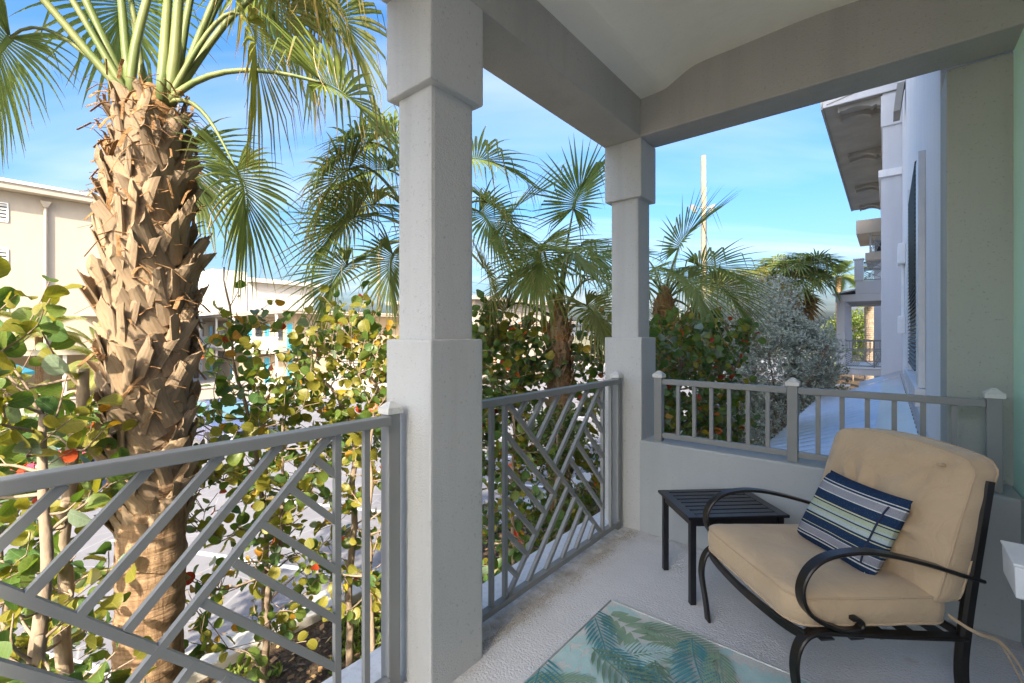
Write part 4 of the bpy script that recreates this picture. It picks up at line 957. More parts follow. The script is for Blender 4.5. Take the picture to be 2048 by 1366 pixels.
sea_grape('sea grape shrub sending one leafy branch across the silver bush', [
   S(-2.7, 9.3, (-2.7,9.3,-1.0), (-2.65,9.3,.2), (-2.5,9.2,1.2), r0=.045, r1=.012),
   S(-2.5, 8.8, (-2.4,8.9,-.6), (-2.2,9.0,.6), (-1.9,9.2,1.35), r0=.03, r1=.008)],
   [((-2.75,9.3,1.0), (.75,.8,.8), 44), ((-2.35,8.9,-.3), (.45,.8,.8), 44), ((-2.2,8.8,-1.4), (.35,.9,.7), 24), ((-1.95,9.15,1.40), (.30,.3,.18), 7)], 207, (5, 6, 2, 2, .6, 1.0), (.10, .15))
sea_grape('sea grape shrub by the curb behind the leftmost stems', [
   S(-5.6, .2, (-5.6,.2,-1.2), (-5.55,.15,.0), (-5.6,.1,.9), r0=.04, r1=.01)],
   [((-5.5,.25,.35), (.5,.55,.8), 22), ((-5.4,.3,-.9), (.5,.6,.7), 22), ((-5.6,-.1,1.35), (.5,.35,.35), 5)], 208, (5, 3, 8, .6, .6, .2), (.09, .15))
# ---------------------------------------------------------------- silver bush
def fine_bush(name, label, base, limbs, crowns, leaf, nleaf, mat, seed, sz=(.05, .075), per=7):
    random.seed(seed); t = thing(name, (base[0], base[1], G), label, 'shrub'); br = MB(); at = []
    for q in limbs:
        pa = smooth_path(q, 6); n = len(pa); br.tube(pa, [.045*(1-.8*i/n) for i in range(n)], 6); at += pa[n//3:]
    fo = MB()
    for c, rd, sh in crowns:
        c, rd = V(c), V(rd)
        for i in range(int(nleaf*sh/per)):
            v = rvec()*rnd(.3, 1)**.45; p = c+V((v.x*rd.x, v.y*rd.y, v.z*rd.z))
            p += V((NZ.noise(p*1.7), NZ.noise(p*1.7+V((7, 0, 0))), NZ.noise(p*1.7+V((0, 7, 0)))))*.25
            if p.z < G+.1: continue
            if i % 9 == 0:
                a = min(at, key=lambda q: (q-p).length+rnd(0, .3)); br.tube(smooth_path([a, a.lerp(p, .5)+rvec()*.06, p], 3), .006, 4, cap=False)
            ax = unit(v+V((0, 0, .8))+rvec()*.6)
            for k in range(per):
                d = unit(ax*rnd(.2, 1)+rvec()*.9); o = p+ax*rnd(-.05, .08); l = rnd(*sz); w_ = unit(d.cross(rvec()))*l*.21
                fo.poly([o, o+d*l*.5+w_, o+d*l, o+d*l*.5-w_])
    br.build('branches', M['bark'], t, smooth=True, kind='stuff'); fo.build('foliage', mat, t, kind='stuff'); return t
fine_bush('silver_bush', 'big silvery grey bush with fine leaves beyond the low railing', (-2.2, 13.6),
   [[(-2.2,13.6,G),(-2.25,13.5,-1.2),(-2.7,13.3,.2),(-2.9,13.2,1.6)], [(-2.2,13.6,G),(-2.1,13.5,-1.0),(-1.9,13.5,.4),(-1.8,13.6,1.6)], [(-2.2,13.6,G),(-2.0,13.3,-.8),(-1.5,13.1,.2),(-1.1,13.2,1.0)], [(-2.3,13.6,-.9),(-2.2,13.0,-.1),(-2.3,12.8,.9)], [(-2.4,13.4,-.4),(-3.1,13.2,.2),(-3.3,13.2,.8)]],
   [((-2.9,13.5,1.75), (1.3,1.2,1.2), .28), ((-2.2,13.5,.7), (1.2,1.2,1.35), .28), ((-3.4,13.3,.3), (1.0,1.1,1.2), .16), ((-2.1,13.3,-.8), (1.0,1.1,1.0), .22), ((-1.55,13.9,.9), (.7,.9,.95), .14), ((-3.9,13.2,1.3), (.9,1.0,1.0), .12)], 0, 62000, M['silver'], 301, (.058, .088))
fine_bush('leafy_tree', 'bright leafy green tree seen through the neighbouring balcony', (-2.2, 46), [[(-2.2,46,G),(-2.2,46,-.5),(-2.0,46,1.8)], [(-2.2,46,-.8),(-3.0,46,.9)], [(-2.1,46,-.6),(-1.0,46,1.0)]],
   [((-2.2,46,1.4), (2.3,1.5,1.8), .7), ((-1.2,46,.2), (1.5,1.3,1.2), .3)], 0, 9000, M['sprout'], 305, (.16, .26))
fine_bush('green_bush', 'small dark green bush at the foot of the silver bush', (-1.5, 15.3), [[(-1.5,15.3,G),(-1.5,15.2,-1),(-1.5,15.2,.2)]],
   [((-1.55,15.3,-.3), (.75,.7,1.2), 1)], 0, 4500, M['smallleaf'], 302)
fine_bush('green_bush', 'low dark green bush on the mulch beside the corrugated roof', (-2.35, 11.0), [[(-2.35,11.0,G),(-2.3,11.0,-2.0)]],
   [((-2.3,10.9,-2.05), (.6,.9,.45), .6), ((-2.5,9.9,-2.1), (.6,.6,.40), .4)], 0, 4200, M['smallleaf'], 303, (.05, .09))
fine_bush('green_bush', 'feathery bright green bush low against the shaggy short palm', (-3.05, 4.55), [[(-3.05,4.55,G),(-3.1,4.55,-1),(-3.1,4.6,.2)]],
   [((-3.15,4.6,.15), (.38,.35,.40), .5), ((-3.1,4.6,-.8), (.35,.35,.6), .5)], 0, 2600, M['smallleaf'], 304, (.04, .07))
# sprouts, grass and fallen leaves in the bed
def scatter(name, label, n, f, mat, seed):
    random.seed(seed); b = MB()
    for _ in range(n): f(b)
    o = b.build(name, mat, kind='stuff'); tag(o, label, 'ground cover'); return o
def sprout(b):
    x, y = rnd(-5.75, -2.6), rnd(.3, 4.6)
    if NZ.noise(V((x*1.3, y*1.3, 2))) < .02: return
    p = V((x, y, G+.03))
    for k in range(5):
        d = unit(V((rnd(-1, 1), rnd(-1, 1), rnd(.5, 2)))); l = rnd(.05, .16); w_ = unit(d.cross(rvec()))*l*.13
        b.poly([p-w_*.3, p+d*l*.5-w_, p+d*l+V((0, 0, -l*.2)), p+d*l*.5+w_])
scatter('ground_sprouts', 'yellow-green sprouts covering the bed beside the curb', 2600, sprout, M['sprout'], 401)
def litter(b):
    x, y = rnd(-5.8, -1.75), rnd(.2, 14); p = V((x, y, G+.035+rnd(0, .02))); d = unit(V((rnd(-1, 1), rnd(-1, 1), rnd(-.3, .3)))); l = rnd(.03, .11); w_ = unit(d.cross(V((rnd(-.4, .4), rnd(-.4, .4), 1))))*l*.4
    b.poly([p, p+d*l*.5-w_, p+d*l, p+d*l*.5+w_])
scatter('leaf_litter', 'brown fallen leaves on the soil of the bed', 3600, litter, M['litter'], 402)
def tuft(b):
    x, y = rnd(-4.2, -1.9), rnd(2.0, 5.2); p = V((x, y, G+.03))
    if NZ.noise(V((x*2, y*2, 5))) < .15: return
    for k in range(7):
        d = unit(V((rnd(-1, 1), rnd(-1, 1), rnd(1, 3)))); l = rnd(.06, .16); w_ = unit(d.cross(rvec()))*.004
        b.poly([p-w_, p+w_, p+d*l*.6+w_*.7, p+d*l+V((0, 0, -.02)), p+d*l*.6-w_*.7])
scatter('grass_tufts', 'thin green grass tufts under the near railing', 900, tuft, M['sprout'], 403)
def debris(b):
    x, y = rnd(-8.5, -6.4), rnd(.3, 7); p = V((x, y, G+.03)); d = unit(V((rnd(-1, 1), rnd(-1, 1), rnd(-.1, .3)))); l = rnd(.02, .07); w_ = unit(d.cross(V((0, 0, 1))))*l*.3
    b.poly([p, p+d*l*.5-w_, p+d*l, p+d*l*.5+w_])
scatter('parking_debris', 'dry leaf bits blown onto the parking lot', 240, debris, M['litter'], 404)

# ---------------------------------------------------------------- neighbouring balcony block at the far end
nb = thing('neighbouring_balcony', (-.85, 21.5, G), 'neighbouring grey balcony block with a lattice rail at the far end of the side wall', 'building')
def N(name, b, m, parent=nb, bevel=.01, kind=None): return b.build(name, m, parent, bevel=bevel, kind=kind)
N('balcony_slab', MB().box(-1.52, -.125, 20.9, 25.2, -.115, .12), M['grey_wall'])
N('slab_edge', MB().box(-1.56, -.125, 20.86, 25.2, .122, .165), M['trim'])
for y0 in (20.95, 24.8):
    pr_ = N('pillar', MB().box(-1.50, -1.25, y0, y0+.28, .17, 2.60), M['grey_wall'])
    N('pillar_base', MB().box(-1.53, -1.22, y0-.03, y0+.31, .168, 1.45), M['grey_wall'], pr_)
    N('lintel', MB().box(-1.53, -.125, y0-.02, y0+.30, 2.602, 2.86), M['grey_wall'])
N('side_beam', MB().box(-1.50, -1.24, 21.26, 24.77, 2.605, 2.86), M['grey_wall'])
N('ceiling', MB().box(-1.235, -.126, 21.27, 24.76, 2.66, 2.8), M['soffit'], bevel=0)
N('shed_roof', MB().hexa([(-1.62,20.8,2.862),(-.95,20.8,3.0),(-.95,25.3,3.0),(-1.62,25.3,2.862),(-1.62,20.8,2.91),(-.95,20.8,3.06),(-.95,25.3,3.06),(-1.62,25.3,2.91)]), M['trim'])
N('upper_wall', MB().box(-.93, -.126, 20.93, 25.0, 2.863, 3.34), M['grey_wall'])
N('upper_pier', MB().box(-.96, -.70, 20.9, 21.2, 3.342, 4.12), M['grey_wall'])
N('pier_cap', MB().box(-1.0, -.67, 20.86, 21.24, 4.122, 4.17), M['trim'])
def rail_panel(root, x0, x1, y, z0, z1, name='rail_panel', d=.02, lat=True, n=7):
    b = MB(); b.box(x0, x1, y-d, y+d, z1-.04, z1); b.box(x0, x1, y-d, y+d, z0, z0+.04)
    L_, H_ = x1-x0, z1-z0-.08; za = z0+.04; k = d*.7
    if lat:
        for i in range(n):
            f = i/n
            b.bar((x0+L_*f*.5, y, za+H_*(.0)), (x0+L_*min(1, f*.5+.5), y, za+H_), (0, 1, 0), k, .022)
            b.bar((x0, y+.004, za+H_*f), (x0+L_*(1-f)*.5, y+.004, za+H_*f+H_*(1-f)*.5), (0, 1, 0), k, .022)
        b.bar((x0, y-.004, za+H_), (x1, y-.004, za), (0, 1, 0), k, .022)
    else:
        m_ = int(L_/.11)
        for i in range(m_+1): x = x0+L_*i/m_; b.box(x-.010, x+.010, y-.010, y+.010, za, za+H_)
    return b.build(name, M['rail'], root)
rail_panel(nb, -1.22, -.42, 21.0, .20, .80); rail_panel(nb, -.36, -.127, 21.0, .20, .80, n=3)
rail_panel(nb, -1.22, -.127, 21.0, .82, 1.16, 'rail_band', lat=False)
N('rail_post', MB().box(-.415, -.365, 20.97, 21.03, .17, 1.18), M['rail'], bevel=0)
rail_panel(nb, -1.22, -.127, 24.9, .20, 1.15, 'rail_band', lat=False)
rail_panel(nb, -.69, -.127, 21.05, 3.36, 3.75, n=5); rail_panel(nb, -.69, -.127, 21.07, 3.76, 4.05, 'rail_band', n=5)
N('lower_pillar', MB().box(-.33, -.127, 21.1, 21.4, G, -.118), M['grey_wall'])
N('stair_wall', MB().box(-1.55, -.75, 25.5, 26.1, G, -1.2), M['cream'])
hi = thing('upper_balcony', (-.6, 24.6, 4.4), 'pale upper balconies with a lattice rail seen high past the side wall', 'building')
hi_y = 25.3
for z0, z1, x0 in ((4.65, 4.98, -.78), (5.85, 6.45, -1.1)): MB().box(x0, -.126, hi_y, 29, z0, z1).build('slab', M['cream'], hi, bevel=.01)
rail_panel(hi, -.62, -.127, hi_y+.2, 5.0, 5.75, n=6)
MB().box(-.64, -.58, hi_y+.15, hi_y+.25, 4.982, 5.848).build('post', M['metal'], hi)
MB().box(-.50, -.126, 27.5, 28.5, 4.99, 5.84).build('dark_door', M['glass'], hi)
MB().box(-.5, .23, hi_y+1, 29.5, G, 4.64).build('wall', M['grey_wall'], hi)
tp = thing('tarp_bundle', (-1.1, 33, G), 'blue tarpaulin bundle on the ground below the neighbouring balcony', 'tarpaulin')  # heap of blue tarpaulin, no chair beneath
b = MB(); b.lathe((-1.05, 33, G+.02), [(.55, 0), (.70, .25), (.60, .55), (.35, .72), (.1, .78)], 14); b.v = [(x+.1*NZ.noise(V((x*3, y*3, z*4))), y, z+.07*NZ.noise(V((x*4, y*4, 1)))) for x, y, z in b.v]
b.build('tarp', M['tarp'], tp, smooth=True); MB().lathe((-1.05, 33, G+.005), [(.75, 0), (.78, .01)], 14).build('pallet', M['plastic'], tp)
pl = thing('planter_wall', (-2.1, 32.5, G), 'low pale concrete planter wall left of the blue tarpaulin', 'planter')
b = MB(); b.box(-2.75, -1.75, 31.9, 33.0, G, G+.85); b.build('planter_body', M['cream2'], pl, bevel=.03); MB().box(-2.8, -1.7, 31.85, 33.05, G+.852, G+.95).build('coping', M['cream'], pl, bevel=.02)
# ---------------------------------------------------------------- buildings across the parking lot
GB = 'pale buildings across the parking lot'
def block(root, name, x0, x1, y0, y1, z0, z1, m, bevel=.02, kind=None): return MB().box(x0, x1, y0, y1, z0, z1).build(name, m, root, bevel=bevel, kind=kind)
def xwin(root, x, y0, y1, z0, z1, panes=2, mat='louvre', slats=6):    # window on a wall that faces +X
    f = MB(); w_ = .06
    f.box(x, x+.05, y0, y1, z0, z0+w_); f.box(x, x+.05, y0, y1, z1-w_, z1)
    for k in range(panes+1): y = y0+(y1-y0-w_)*k/panes; f.box(x+.002, x+.052, y, y+w_, z0+w_, z1-w_)
    fr = f.build('window', M['trim'], root); MB().box(x-.02, x+.012, y0+.01, y1-.01, z0+.01, z1-.01).build('pane', M['glass'], fr)
    s_ = MB(); 
    for k in range(slats): z = z0+w_+(z1-z0-2*w_)*(k+.2)/slats; h = (z1-z0)/slats*.55; s_.hexa([(x+.014,y0+.06,z),(x+.045,y0+.06,z),(x+.045,y1-.06,z),(x+.014,y1-.06,z),(x+.014,y0+.06,z+h),(x+.026,y0+.06,z+h),(x+.026,y1-.06,z+h),(x+.014,y1-.06,z+h)])
    s_.build('louvres', M[mat], fr, kind='stuff'); return fr
def ywin(root, y, x0, x1, z0, z1, mat='blue', name='door'):
    d = MB().box(x0, x1, y-.05, y, z0, z1).build(name, M[mat], root, bevel=.01)
    f = MB(); f.box(x0-.08, x0-.002, y-.07, y, z0, z1+.08); f.box(x1+.002, x1+.08, y-.07, y, z0, z1+.08); f.box(x0-.002, x1+.002, y-.07, y, z1+.002, z1+.08); f.build('frame', M['cream2'], d)
    MB().box(x1-.14, x1-.10, y-.09, y-.052, z0+.95, z0+1.05).build('handle', M['metal'], d); return d
lb = thing('tall_building', (-46, -2.5, G), 'tall white apartment block with louvred windows at the left edge', 'building', GB)
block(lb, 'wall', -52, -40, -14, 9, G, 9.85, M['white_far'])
block(lb, 'roof_slab', -52.8, -39.25, -14.8, 9.8, 9.87, 10.22, M['white_far']); block(lb, 'roof_edge', -52.9, -39.15, -14.9, 9.9, 10.225, 10.40, M['trim'])
for z0 in (8.0, 5.3, 2.55, -.2):
    for y1 in (1.52, -2.5, -6.5): xwin(lb, -40, y1-1.7, y1, z0, z0+1.15, 2, 'louvre_pale', 5)
for y in (3.05, -9.0):
    dp = MB().tube([(-39.86, y, 9.3), (-39.86, y, G+.1)], .085, 8).build('downpipe', M['white_far'], lb); MB().hexa([(-39.98,y-.10,9.2),(-39.72,y-.10,9.2),(-39.72,y+.10,9.2),(-39.98,y+.10,9.2),(-39.99,y-.24,9.55),(-39.6,y-.24,9.55),(-39.6,y+.24,9.55),(-39.99,y+.24,9.55)]).build('rain_head', M['white_far'], dp)
block(lb, 'canopy', -39.99, -38.6, 4.55, 6.1, 2.55, 2.72, M['cream'])
xwin(lb, -40, 6.6, 8.2, 8.0, 9.15, 2, 'louvre_pale', 5)
cb = thing('pool_pavilion', (-35.5, 1, G), 'low flat-roofed pool pavilion in front of the tall white building', 'building', GB)
block(cb, 'roof', -38.5, -33.2, -7, 8.2, .30, .58, M['cream']); block(cb, 'back_wall', -38.3, -38.1, -6.8, 8, G, .298, M['cream2'])
for y in (-6.8, -4.3, -1.8, .7, 3.2, 5.7, 7.95): block(cb, 'post', -33.6, -33.45, y, y+.15, G, .298, M['trim'])
for y in (-4, .2, 2.2, 5.2):
    d = MB().box(-38.098, -38.05, y, y+.9, G+.05, G+2.1).build('door', M['cream'], cb, bevel=.01); MB().box(-38.048, -38.02, y+.75, y+.8, G+1.0, G+1.1).build('handle', M['metal'], d)
mo = thing('motel', (-40, 20, G), 'two-storey cream motel with blue doors under a wide flat roof', 'building', GB)
block(mo, 'wall', -60, -32.5, 15, 50, G, 2.84, M['cream2']); rf = block(mo, 'roof', -61, -31.5, 13.6, 51, 2.86, 3.0, M['cream']); block(mo, 'roof_edge', -61.05, -31.45, 13.55, 51.05, 3.002, 3.12, M['white_far'])
MB().lathe((-33.8, 26, 3.12), [(2.2, 0), (1.2, .25), (.1, .42)], 8).build('roof_vent', M['metal'], mo)
for k in range(22): x = -60+k*1.28; MB().hexa([(x,13.75,2.74),(x+.12,13.75,2.74),(x+.12,14.99,2.62),(x,14.99,2.62),(x,13.75,2.858),(x+.12,13.75,2.858),(x+.12,14.99,2.858),(x,14.99,2.858)]).build('rafter', M['cream'], mo)
block(mo, 'walkway', -60, -32.5, 13.7, 14.98, .0, .18, M['cream'])
for x in (-57, -53, -49, -45, -41, -37, -33): block(mo, 'post', x, x+.14, 13.75, 13.89, G, -.005, M['trim']); block(mo, 'post', x, x+.14, 13.75, 13.89, .185, 2.85, M['trim'])
for x in (-56.5, -50.6, -45.1, -41.2, -37.8, -33.9): ywin(mo, 15, x, x+.95, .2, 2.2); ywin(mo, 15, x, x+.95, G+.03, -.4)
for x in (-54, -48, -43, -39.6, -36.0):
    ywin(mo, 15, x, x+1.5, .95, 2.1, 'glass', 'window')
b = MB()
for k in range(200): x = -59.9+k*.137; b.box(x, x+.03, 13.72, 13.75, .25, 1.15)
b.box(-60, -32.5, 13.70, 13.77, 1.152, 1.21); b.build('walkway_railing', M['trim'], mo, kind='stuff')
for y in (18.5, 24, 30, 36): xwin(mo, -32.5, y, y+1.85, .6, 2.15, 2, 'louvre_pale', 6); xwin(mo, -32.5, y, y+1.85, G+.9, G+2.3, 2, 'louvre_pale', 6)
mb_ = thing('white_building', (-66, 25, G), 'far white building with a louvred window rising above the motel roof', 'building', GB)
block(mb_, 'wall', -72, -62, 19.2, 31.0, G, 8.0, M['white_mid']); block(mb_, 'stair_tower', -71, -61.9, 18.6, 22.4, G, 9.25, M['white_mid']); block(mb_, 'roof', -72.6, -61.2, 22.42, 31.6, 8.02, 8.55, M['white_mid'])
block(mb_, 'wing', -84, -70, 8, 18.55, G, 8.3, M['white_mid']); block(mb_, 'wing_roof', -84.5, -69.3, 7.5, 18.58, 8.32, 8.6, M['trim'])
for y0, z0 in ((27.2, 5.55), (27.2, 2.8), (23.7, 5.55)): xwin(mb_, -62, y0, y0+2.0, z0, z0+.75, 3, 'louvre_pale', 4)
for z0 in (6.3, 3.6, .9):
    for y in (9.5, 12.4, 15.3): xwin(mb_, -70, y, y+2.4, z0, z0+1.2, 2, 'louvre_pale', 4)
for z0 in (6.0, 3.3): block(mb_, 'side_balcony', -66, -63, 31.02, 31.9, z0, z0+.7, M['white_mid'])
rb_ = thing('beige_house', (-28, 30, G), 'beige house with brown shutters glimpsed between the two columns', 'building', GB)
block(rb_, 'wall', -34, -24, 24.5, 37, G, 4.0, M['cream']); block(rb_, 'roof', -34.6, -23.4, 23.9, 37.6, 4.02, 4.3, M['white_far'])
for z0 in (1.0, -1.6):
    for y in (25.4, 29.5, 33.5):
        f = xwin(rb_, -24, y, y+1.7, z0, z0+1.55, 2, 'brown', 6)
block(rb_, 'band', -24.0, -23.93, 24.5, 37, .25, .45, M['white_far'])
# white walls, fence, pool things
ww = thing('white_wall', (-26.2, 0, G), 'low white wall running between the parking lot and the pool', 'wall')
block(ww, 'wall', -26.4, -26.2, -12, 9.5, G, -1.32, M['white_far']); block(ww, 'coping', -26.45, -26.15, -12.05, 9.55, -1.318, -1.25, M['white_far'])
fe = thing('picket_fence', (-26.3, 13, G), 'white metal picket fence beyond the parking lot in front of the motel', 'fence')
b = MB()
for k in range(60): y = 9.7+k*.16; b.box(-26.32, -26.28, y, y+.035, G, -1.2)
b.build('pickets', M['trim'], fe, kind='stuff')
for z in (-2.2, -1.35): MB().box(-26.345, -26.322, 9.62, 19.4, z, z+.06).build('rail', M['trim'], fe)
for y in (9.6, 12.8, 16.1, 19.3): MB().box(-26.36, -26.25, y, y+.1, G, -1.1).build('post', M['trim'], fe)
pu = thing('patio_umbrella', (-33.0, .6, G), 'open blue patio umbrella by the pool at the left edge', 'umbrella')
b = MB(); n = 8; rr_ = [(0, .75), (1.0, .42), (1.55, .10)]
for i in range(n):
    a0, a1 = 2*math.pi*i/n, 2*math.pi*(i+1)/n; P_ = lambda r, z, a: (-33+r*math.cos(a), .6+r*math.sin(a), -.55+z)
    b.poly([P_(0, .75, a0), P_(1.0, .42, a0), P_(1.0, .42, a1)]); b.poly([P_(1.0, .42, a0), P_(1.55, .10, a0), P_(1.55, .10, a1), P_(1.0, .42, a1)]); b.poly([P_(1.55, .10, a0), P_(1.55, -.06, a0), P_(1.55, -.06, a1), P_(1.55, .10, a1)])
b.build('canopy', M['canvas'], pu); MB().tube([(-33, .6, G), (-33, .6, .22)], .03, 8).build('pole', M['trim'], pu); MB().lathe((-33, .6, G+.03), [(.28, 0), (.28, .08), (.06, .12)], 12).build('base', M['concrete'], pu)
def lounger(x, y, rz, label, mat):
    t = thing('pool_lounger', (x, y, G), label, 'lounger', 'loungers by the pool'); c, s_ = math.cos(rz), math.sin(rz)
    def W(b): b.v = [(x+px_*c-py*s_, y+px_*s_+py*c, pz) for px_, py, pz in b.v]; return b
    z = G+.35; W(MB().box(-.9, .35, -.3, .3, z, z+.05)).build('seat', M[mat], t); W(MB().hexa([(.36,-.3,z),(.42,-.3,z),(.42,.3,z),(.36,.3,z),(.80,-.3,z+.55),(.86,-.3,z+.55),(.86,.3,z+.55),(.80,.3,z+.55)])).build('backrest', M[mat], t)
    for a in (-.8, .3):
        for q in (-.26, .24): W(MB().box(a, a+.04, q, q+.04, G+.03, z-.001)).build('leg', M['trim'], t)
lounger(-31.0, 1.0, .4, 'blue pool lounger under the blue umbrella', 'canvas'); lounger(-30.5, 2.4, -.2, 'pale pool lounger beside the bending person', 'cloth'); lounger(-30.2, 5.4, .1, 'pale pool lounger seen just left of the big palm trunk', 'cloth')
# the person bending over by the pool
pe = thing('person', (-30.6, 2.95, G), 'person in white shorts bending forward beside the pool loungers', 'person')
px_, py_ = -30.6, 2.95; g = G+.03
def Q(y, z, x=0): return (px_+x, py_+y, g+z)
sv = [Q(0,.92), Q(.0,.86,.10), Q(.02,.48,.13), Q(-.04,.09,.14), Q(.08,.04,.15), Q(.0,.86,-.10), Q(.10,.48,-.14), Q(.05,.09,-.15), Q(.17,.04,-.15), Q(.20,1.05), Q(.42,1.10), Q(.52,1.08), Q(.64,1.03), Q(.44,1.05,.17), Q(.52,.78,.20), Q(.62,.56,.18), Q(.66,.48,.17), Q(.44,1.05,-.17), Q(.54,.78,-.20), Q(.66,.58,-.18), Q(.70,.50,-.17)]
se = [(0,1),(1,2),(2,3),(3,4),(0,5),(5,6),(6,7),(7,8),(0,9),(9,10),(10,11),(11,12),(10,13),(13,14),(14,15),(15,16),(10,17),(17,18),(18,19),(19,20)]
srd = [.13,.09,.062,.042,.04,.09,.062,.042,.04,.125,.13,.06,.095,.06,.043,.035,.03,.06,.043,.035,.03]
def body(verts, edges, rad, name, mat):
    me = bpy.data.meshes.new(name); me.from_pydata([tuple(v) for v in verts], edges, []); me.materials.append(mat)
    bm = bmesh.new(); bm.from_mesh(me); ly = bm.verts.layers.skin.verify()
    for i, v in enumerate(bm.verts): v[ly].radius = (rad[i], rad[i]); v[ly].use_root = (i == 0)
    bm.to_mesh(me); bm.free(); o = bpy.data.objects.new(name, me); COL.objects.link(o)
    sk = o.modifiers.new('skin', 'SKIN'); sk.use_smooth_shade = True; su = o.modifiers.new('sub', 'SUBSURF'); su.levels = su.render_levels = 2
    adopt(o, pe); return o
body(sv, se, srd, 'body', M['skin'])
body([Q(0,.93), Q(.0,.86,.10), Q(.01,.62,.125), Q(.0,.86,-.10), Q(.06,.62,-.13), Q(.09,1.0)], [(0,1),(1,2),(0,3),(3,4),(0,5)], [.150,.112,.095,.112,.095,.14], 'shorts', M['cloth'])
MB().lathe(Q(.655,.985), [(.03, -.02), (.09, .0), (.105, .05), (.085, .10), (.03, .13)], 12).build('hair', M['rubber'], pe, smooth=True)
# ---------------------------------------------------------------- parked cars
def car(label, x, y, rz, paint, kindy):
    t = thing('parked_car', (x, y, G), label, 'car', 'cars parked across the lot'); c, s_ = math.cos(rz), math.sin(rz); g = G+.013
    mp = Mat('car_paint', paint, .25, .15, .6); mp.b.inputs['Coat Weight'].default_value = .7; mp.var(tuple(q*.9 for q in paint), 3)
    def W(b): b.v = [(x+a*c-q*s_, y+a*s_+q*c, g+z) for a, q, z in b.v]; return b
    def loft(secs):                                   # (x, half width bottom, half width top, z bottom, z top)
        b = MB()
        for (x0, a0, b0, z0, h0), (x1, a1, b1, z1, h1) in zip(secs, secs[1:]):
            b.hexa([(x0,-a0,z0),(x1,-a1,z1),(x1,a1,z1),(x0,a0,z0),(x0,-b0,h0),(x1,-b1,h1),(x1,b1,h1),(x0,b0,h0)])
        return b
    W(loft([(-2.2,.72,.66,.40,.86),(-1.9,.86,.80,.25,.96),(-1.1,.90,.84,.20,.98),(.6,.90,.84,.20,.97),(1.0,.90,.83,.20,.93),(1.85,.87,.76,.24,.80),(2.15,.76,.62,.34,.68)])).build('body', mp.m, t, bevel=.03)
    cabin = W(loft([(-1.75,.78,.60,.955,1.02),(-1.15,.80,.62,.95,1.40),(-.2,.80,.63,.95,1.45),(.25,.80,.62,.95,1.40),(1.05,.80,.72,.93,.95)])).build('cabin', M['carglass'], t, bevel=.02)
    W(loft([(-1.12,.60,.56,1.405,1.43),(-.2,.61,.57,1.455,1.48),(.22,.60,.56,1.405,1.43)])).build('roof', mp.m, cabin, bevel=.015)
    for sg in (-1, 1):
        for a, b_ in (((.27,.63*sg,1.39),(1.06,.775*sg,.96)), ((-.35,.645*sg,1.43),(-.35,.81*sg,.96)), ((-1.2,.63*sg,1.38),(-1.7,.79*sg,.96))):
            W(MB().bar(a, b_, (1, 0, 0), .07, .04)).build('roof_pillar', mp.m, cabin)
        for xx in (-1.35, 1.32):
            wh = MB(); pr_ = [(.0, .0)]
            ring_ = [(xx+.32*math.cos(2*math.pi*k/20), .32+.32*math.sin(2*math.pi*k/20)) for k in range(20)]
            n0 = len(wh.v); wh.v += [(a, sg*.70, z) for a, z in ring_]+[(a, sg*.915, z) for a, z in ring_]
            for k in range(20): wh.face((n0+k, n0+(k+1) % 20, n0+20+(k+1) % 20, n0+20+k))
            wh.face(range(n0+20, n0+40)); wh.face(range(n0+19, n0-1, -1))
            we = W(wh).build('wheel', M['rubber'], t); hb = MB(); r_ = [(xx+.20*math.cos(2*math.pi*k/16), sg*.922, .32+.20*math.sin(2*math.pi*k/16)) for k in range(16)]; hb.poly(r_); hb.poly([(a+.0, sg*.905, z) for a, q, z in reversed(r_)]); W(hb).build('rim', M['metal'], we)
        W(MB().hexa([(2.05,.40*sg-.14,.56),(2.17,.40*sg-.14,.56),(2.17,.40*sg+.14,.56),(2.05,.40*sg+.14,.56),(2.0,.40*sg-.14,.69),(2.13,.40*sg-.14,.69),(2.13,.40*sg+.14,.69),(2.0,.40*sg+.14,.69)])).build('headlight', M['plastic'], t, bevel=.01)
        W(MB().box(.70, .86, .84*sg-.09, .84*sg+.09, .98, 1.10)).build('mirror', mp.m, t, bevel=.02)
    W(MB().box(2.10, 2.20, -.55, .55, .36, .46)).build('bumper', M['plastic'], t, bevel=.02)
    W(MB().box(2.14, 2.185, -.26, .26, .47, .55)).build('grille', M['rubber'], t)
m = Mat('car_glass', (.10, .20, .25), .06, spec=.9); M['carglass'] = m.m
car('pink-red car parked nose-in behind the left railing', -17.2, 1.1, 0.05, (.60, .07, .10), 0)
car('dark blue-grey car parked right of the big palm trunk', -18.6, 6.0, -.05, (.10, .11, .20), 1)
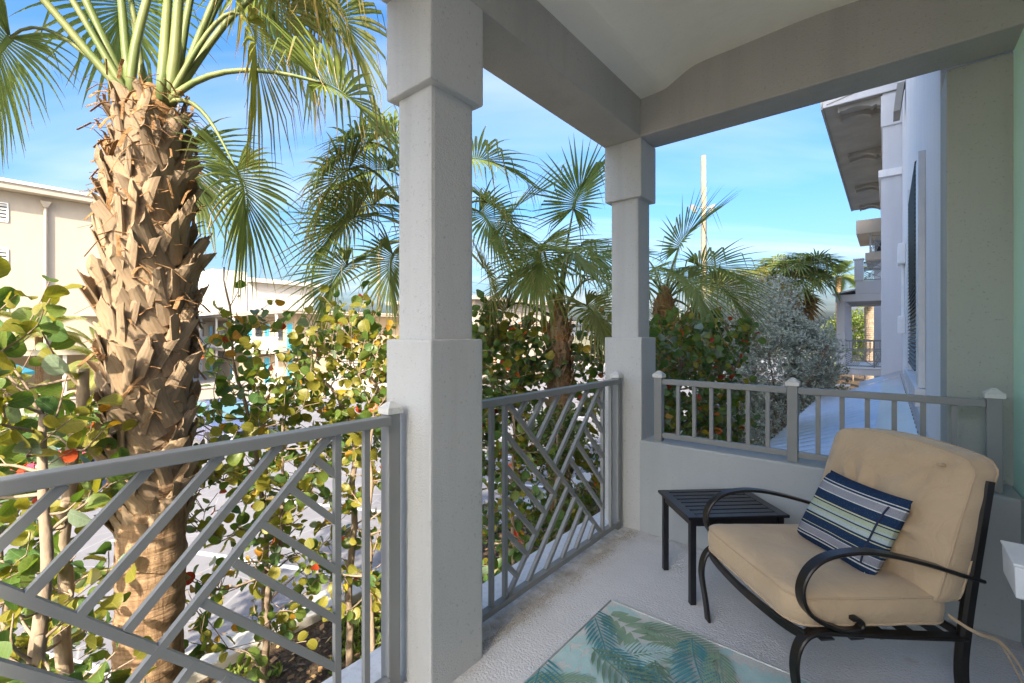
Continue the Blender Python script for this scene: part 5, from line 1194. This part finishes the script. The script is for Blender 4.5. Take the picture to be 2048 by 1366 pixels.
# ---------------------------------------------------------------- poles and cables
up = thing('utility_pole', (-9.39, 31.2, G), 'tall wooden pole with two floodlights rising between the columns', 'utility pole', 'utility poles')
MB().tube([(-9.39,31.2,G), (-9.39,31.2,5), (-9.42,31.2,13.25)], [.21,.19,.155], 10).build('shaft', M['pole'], up, smooth=True)
for sg in (-1, 1):
    a = MB().tube([(-9.4,31.1,9.75), (-9.4+sg*.55*.77,31.1+sg*.55*.64-.1,9.8)], .03, 6).build('bracket', M['metal'], up)
    q = V((-9.4+sg*.62*.77, 31.0+sg*.62*.64, 9.72)); b = MB().hexa([(-.10,-.12,-.32),(.10,-.12,-.32),(.10,.10,-.32),(-.10,.10,-.32),(-.16,-.20,.12),(.16,-.20,.12),(.10,.10,.30),(-.10,.10,.30)]); b.v = [(vx*1.2+q.x+sg*vz*.35, vy+q.y, vz+q.z) for vx, vy, vz in b.v]
    b.build('floodlight', M['metal'], up, bevel=.01)
MB().tube([(-9.2,31.05,9.5), (-9.2,31.02,8.2), (-9.18,31.0,G+1)], .02, 5).build('cable', M['rubber'], up)
u2 = thing('utility_pole', (-34.6, 23.2, G), 'far pale pole seen below the hanging palm fronds', 'utility pole', 'utility poles')
MB().tube([(-34.6,23.2,3.2), (-34.6,23.2,8.9)], [.17,.13], 8).build('shaft', M['pole'], u2, smooth=True); MB().box(-35.3, -33.9, 23.15, 23.28, 8.0, 8.12).build('cross_arm', M['pole'], u2); MB().lathe((-34.6, 23.2, 3.13), [(.25, 0), (.25, .06), (.17, .10)], 10).build('base_flange', M['metal'], u2)
u3 = thing('utility_pole', (-47.4, 19.1, G), 'far wooden pole with a cross arm in front of the white building', 'utility pole', 'utility poles')
MB().tube([(-47.4,13.0,G), (-47.4,13.0,7.4)], [.20,.15], 8).build('shaft', M['pole'], u3, smooth=True); MB().box(-48.0, -46.8, 12.9, 13.0, 6.9, 7.05).build('cross_arm', M['pole'], u3)
wl = thing('power_lines', (-30, 24, 3), 'thin dark power cables crossing in front of the beige house', 'cables')
for z0, z1 in ((7.9, 5.2), (7.6, 3.5), (7.3, 2.9), (7.0, 2.3)):
    p0, p1 = V((-34.6, 23.2, z0)), V((-14, 34, z1)); MB().tube([p0.lerp(p1, k/12)+V((0, 0, -1.2*math.sin(math.pi*k/12))) for k in range(13)], .016, 4).build('cable', M['rubber'], wl)
#PART6
